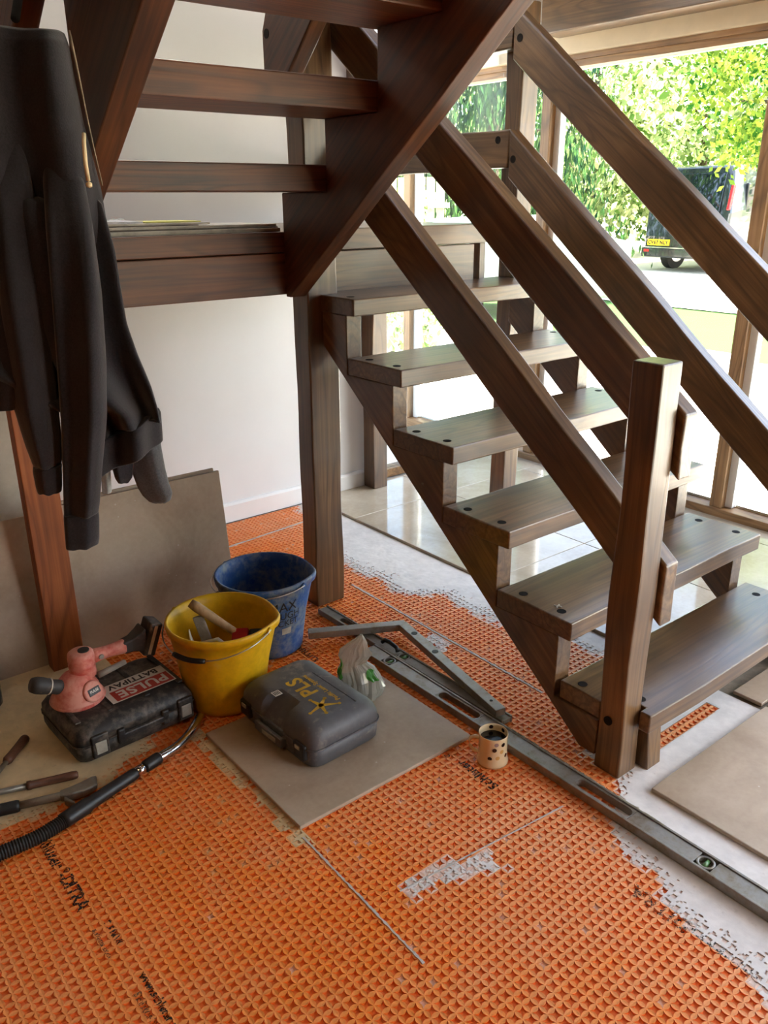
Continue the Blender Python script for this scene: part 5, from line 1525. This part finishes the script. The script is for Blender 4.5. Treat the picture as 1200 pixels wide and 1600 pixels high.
# sleeves
drape('sleeve', [(1.64, -0.012, 0.030, 0.016, 0.030), (1.56, -0.020, 0.034, 0.026, 0.000), (1.48, -0.030, 0.042, 0.034, -0.028), (1.40, -0.036, 0.046, 0.038, -0.056), (1.29, -0.042, 0.047, 0.040, -0.070), (1.16, -0.050, 0.040, 0.040, -0.072), (1.05, -0.058, 0.028, 0.038, -0.070), (0.95, -0.068, 0.008, 0.034, -0.066), (0.875, -0.076, -0.006, 0.030, -0.064), (0.852, -0.078, -0.012, 0.024, -0.064)], M['navy'], 2, 0.35, 9.0, 40)
drape('cuff', [(0.856, -0.0785, -0.0115, 0.0235, -0.064), (0.846, -0.080, -0.011, 0.026, -0.064), (0.800, -0.083, -0.016, 0.025, -0.064), (0.783, -0.084, -0.020, 0.021, -0.064)], M['navy'], 3, 0.10, 9.0, 40)
drape('sleeve', [(1.64, -0.115, -0.055, 0.016, 0.030), (1.56, -0.12, -0.05, 0.026, 0.002), (1.48, -0.122, -0.048, 0.030, -0.020), (1.42, -0.122, -0.045, 0.030, -0.026), (1.30, -0.132, -0.050, 0.036, -0.048), (1.18, -0.138, -0.054, 0.038, -0.050), (1.08, -0.140, -0.058, 0.036, -0.048), (1.00, -0.130, -0.062, 0.034, -0.046), (0.955, -0.121, -0.068, 0.028, -0.044)], M['navy'], 2, 0.35, 11.0, 40)
drape('cuff', [(0.958, -0.122, -0.068, 0.028, -0.044), (0.950, -0.124, -0.069, 0.029, -0.044), (0.915, -0.123, -0.073, 0.027, -0.044), (0.902, -0.121, -0.076, 0.024, -0.044)], M['navy'], 3, 0.1, 11.0, 40)
# the other garment end: an inside-out cuff hanging behind the hem
drape('inner_sleeve', [(0.99, 0.040, 0.132, 0.026, 0.045), (0.945, 0.058, 0.134, 0.026, 0.040), (0.90, 0.066, 0.137, 0.024, 0.036), (0.865, 0.074, 0.142, 0.024, 0.034), (0.846, 0.082, 0.147, 0.022, 0.032), (0.830, 0.094, 0.142, 0.016, 0.032), (0.824, 0.104, 0.132, 0.008, 0.032)], M['lining'], 2, 0.25, 13.0, 36)
drape('pocket_edge', [(0.97, 0.020, 0.075, 0.016, 0.030), (0.92, 0.026, 0.072, 0.016, 0.030), (0.893, 0.030, 0.066, 0.014, 0.030), (0.880, 0.036, 0.056, 0.008, 0.030)], M['navy'], 2, 0.25, 15.0, 30)
M['pale_cloth'] = cloth('pale_grey_cloth', srgb(150, 160, 162), srgb(178, 186, 186))
drape('label_flap', [(0.95, 0.000, 0.026, 0.006, 0.034), (0.89, 0.002, 0.022, 0.006, 0.034), (0.858, 0.000, 0.020, 0.004, 0.034)], M['pale_cloth'], 2, 0.3, 17.0, 24)
# zip edge and drawstring
zp = [(0.046, 1.728), (0.049, 1.70), (0.053, 1.66), (0.058, 1.60), (0.064, 1.54), (0.072, 1.475)]
MB().tube([J(u+0.001, z, -0.006) for u, z in zp], [0.0045, 0.0042, 0.0036, 0.003, 0.0026, 0.002], 8, flat=0.6).build('zip_edge', plain('taupe_zip_tape', srgb(128, 112, 92), 0.7), jk, smooth=True)
MB().tube([J(0.0495, 1.560, -0.058), J(0.0475, 1.545, -0.066), J(0.046, 1.51, -0.069), J(0.047, 1.482, -0.070)], 0.0038, 8).build('drawstring', M['cord'], jk, smooth=True)
MB().lathe([(0.0, -0.006), (0.0052, -0.004), (0.0056, 0.002), (0.0, 0.006)], 12, tuple(J(0.0475, 1.476, -0.070))).build('drawstring_knot', M['cord'], jk, smooth=True)
# peg on the rail
pg = thing('coat_peg', 'dark turned peg on the stair rail carrying the hooded top', 'peg', (0.60, 1.80, 1.74))
MB().tube([(0.617, 1.86, 1.845), (0.55, 1.72, 1.752)], 0.008, 10).build('pin', M['plug'], pg, smooth=True)
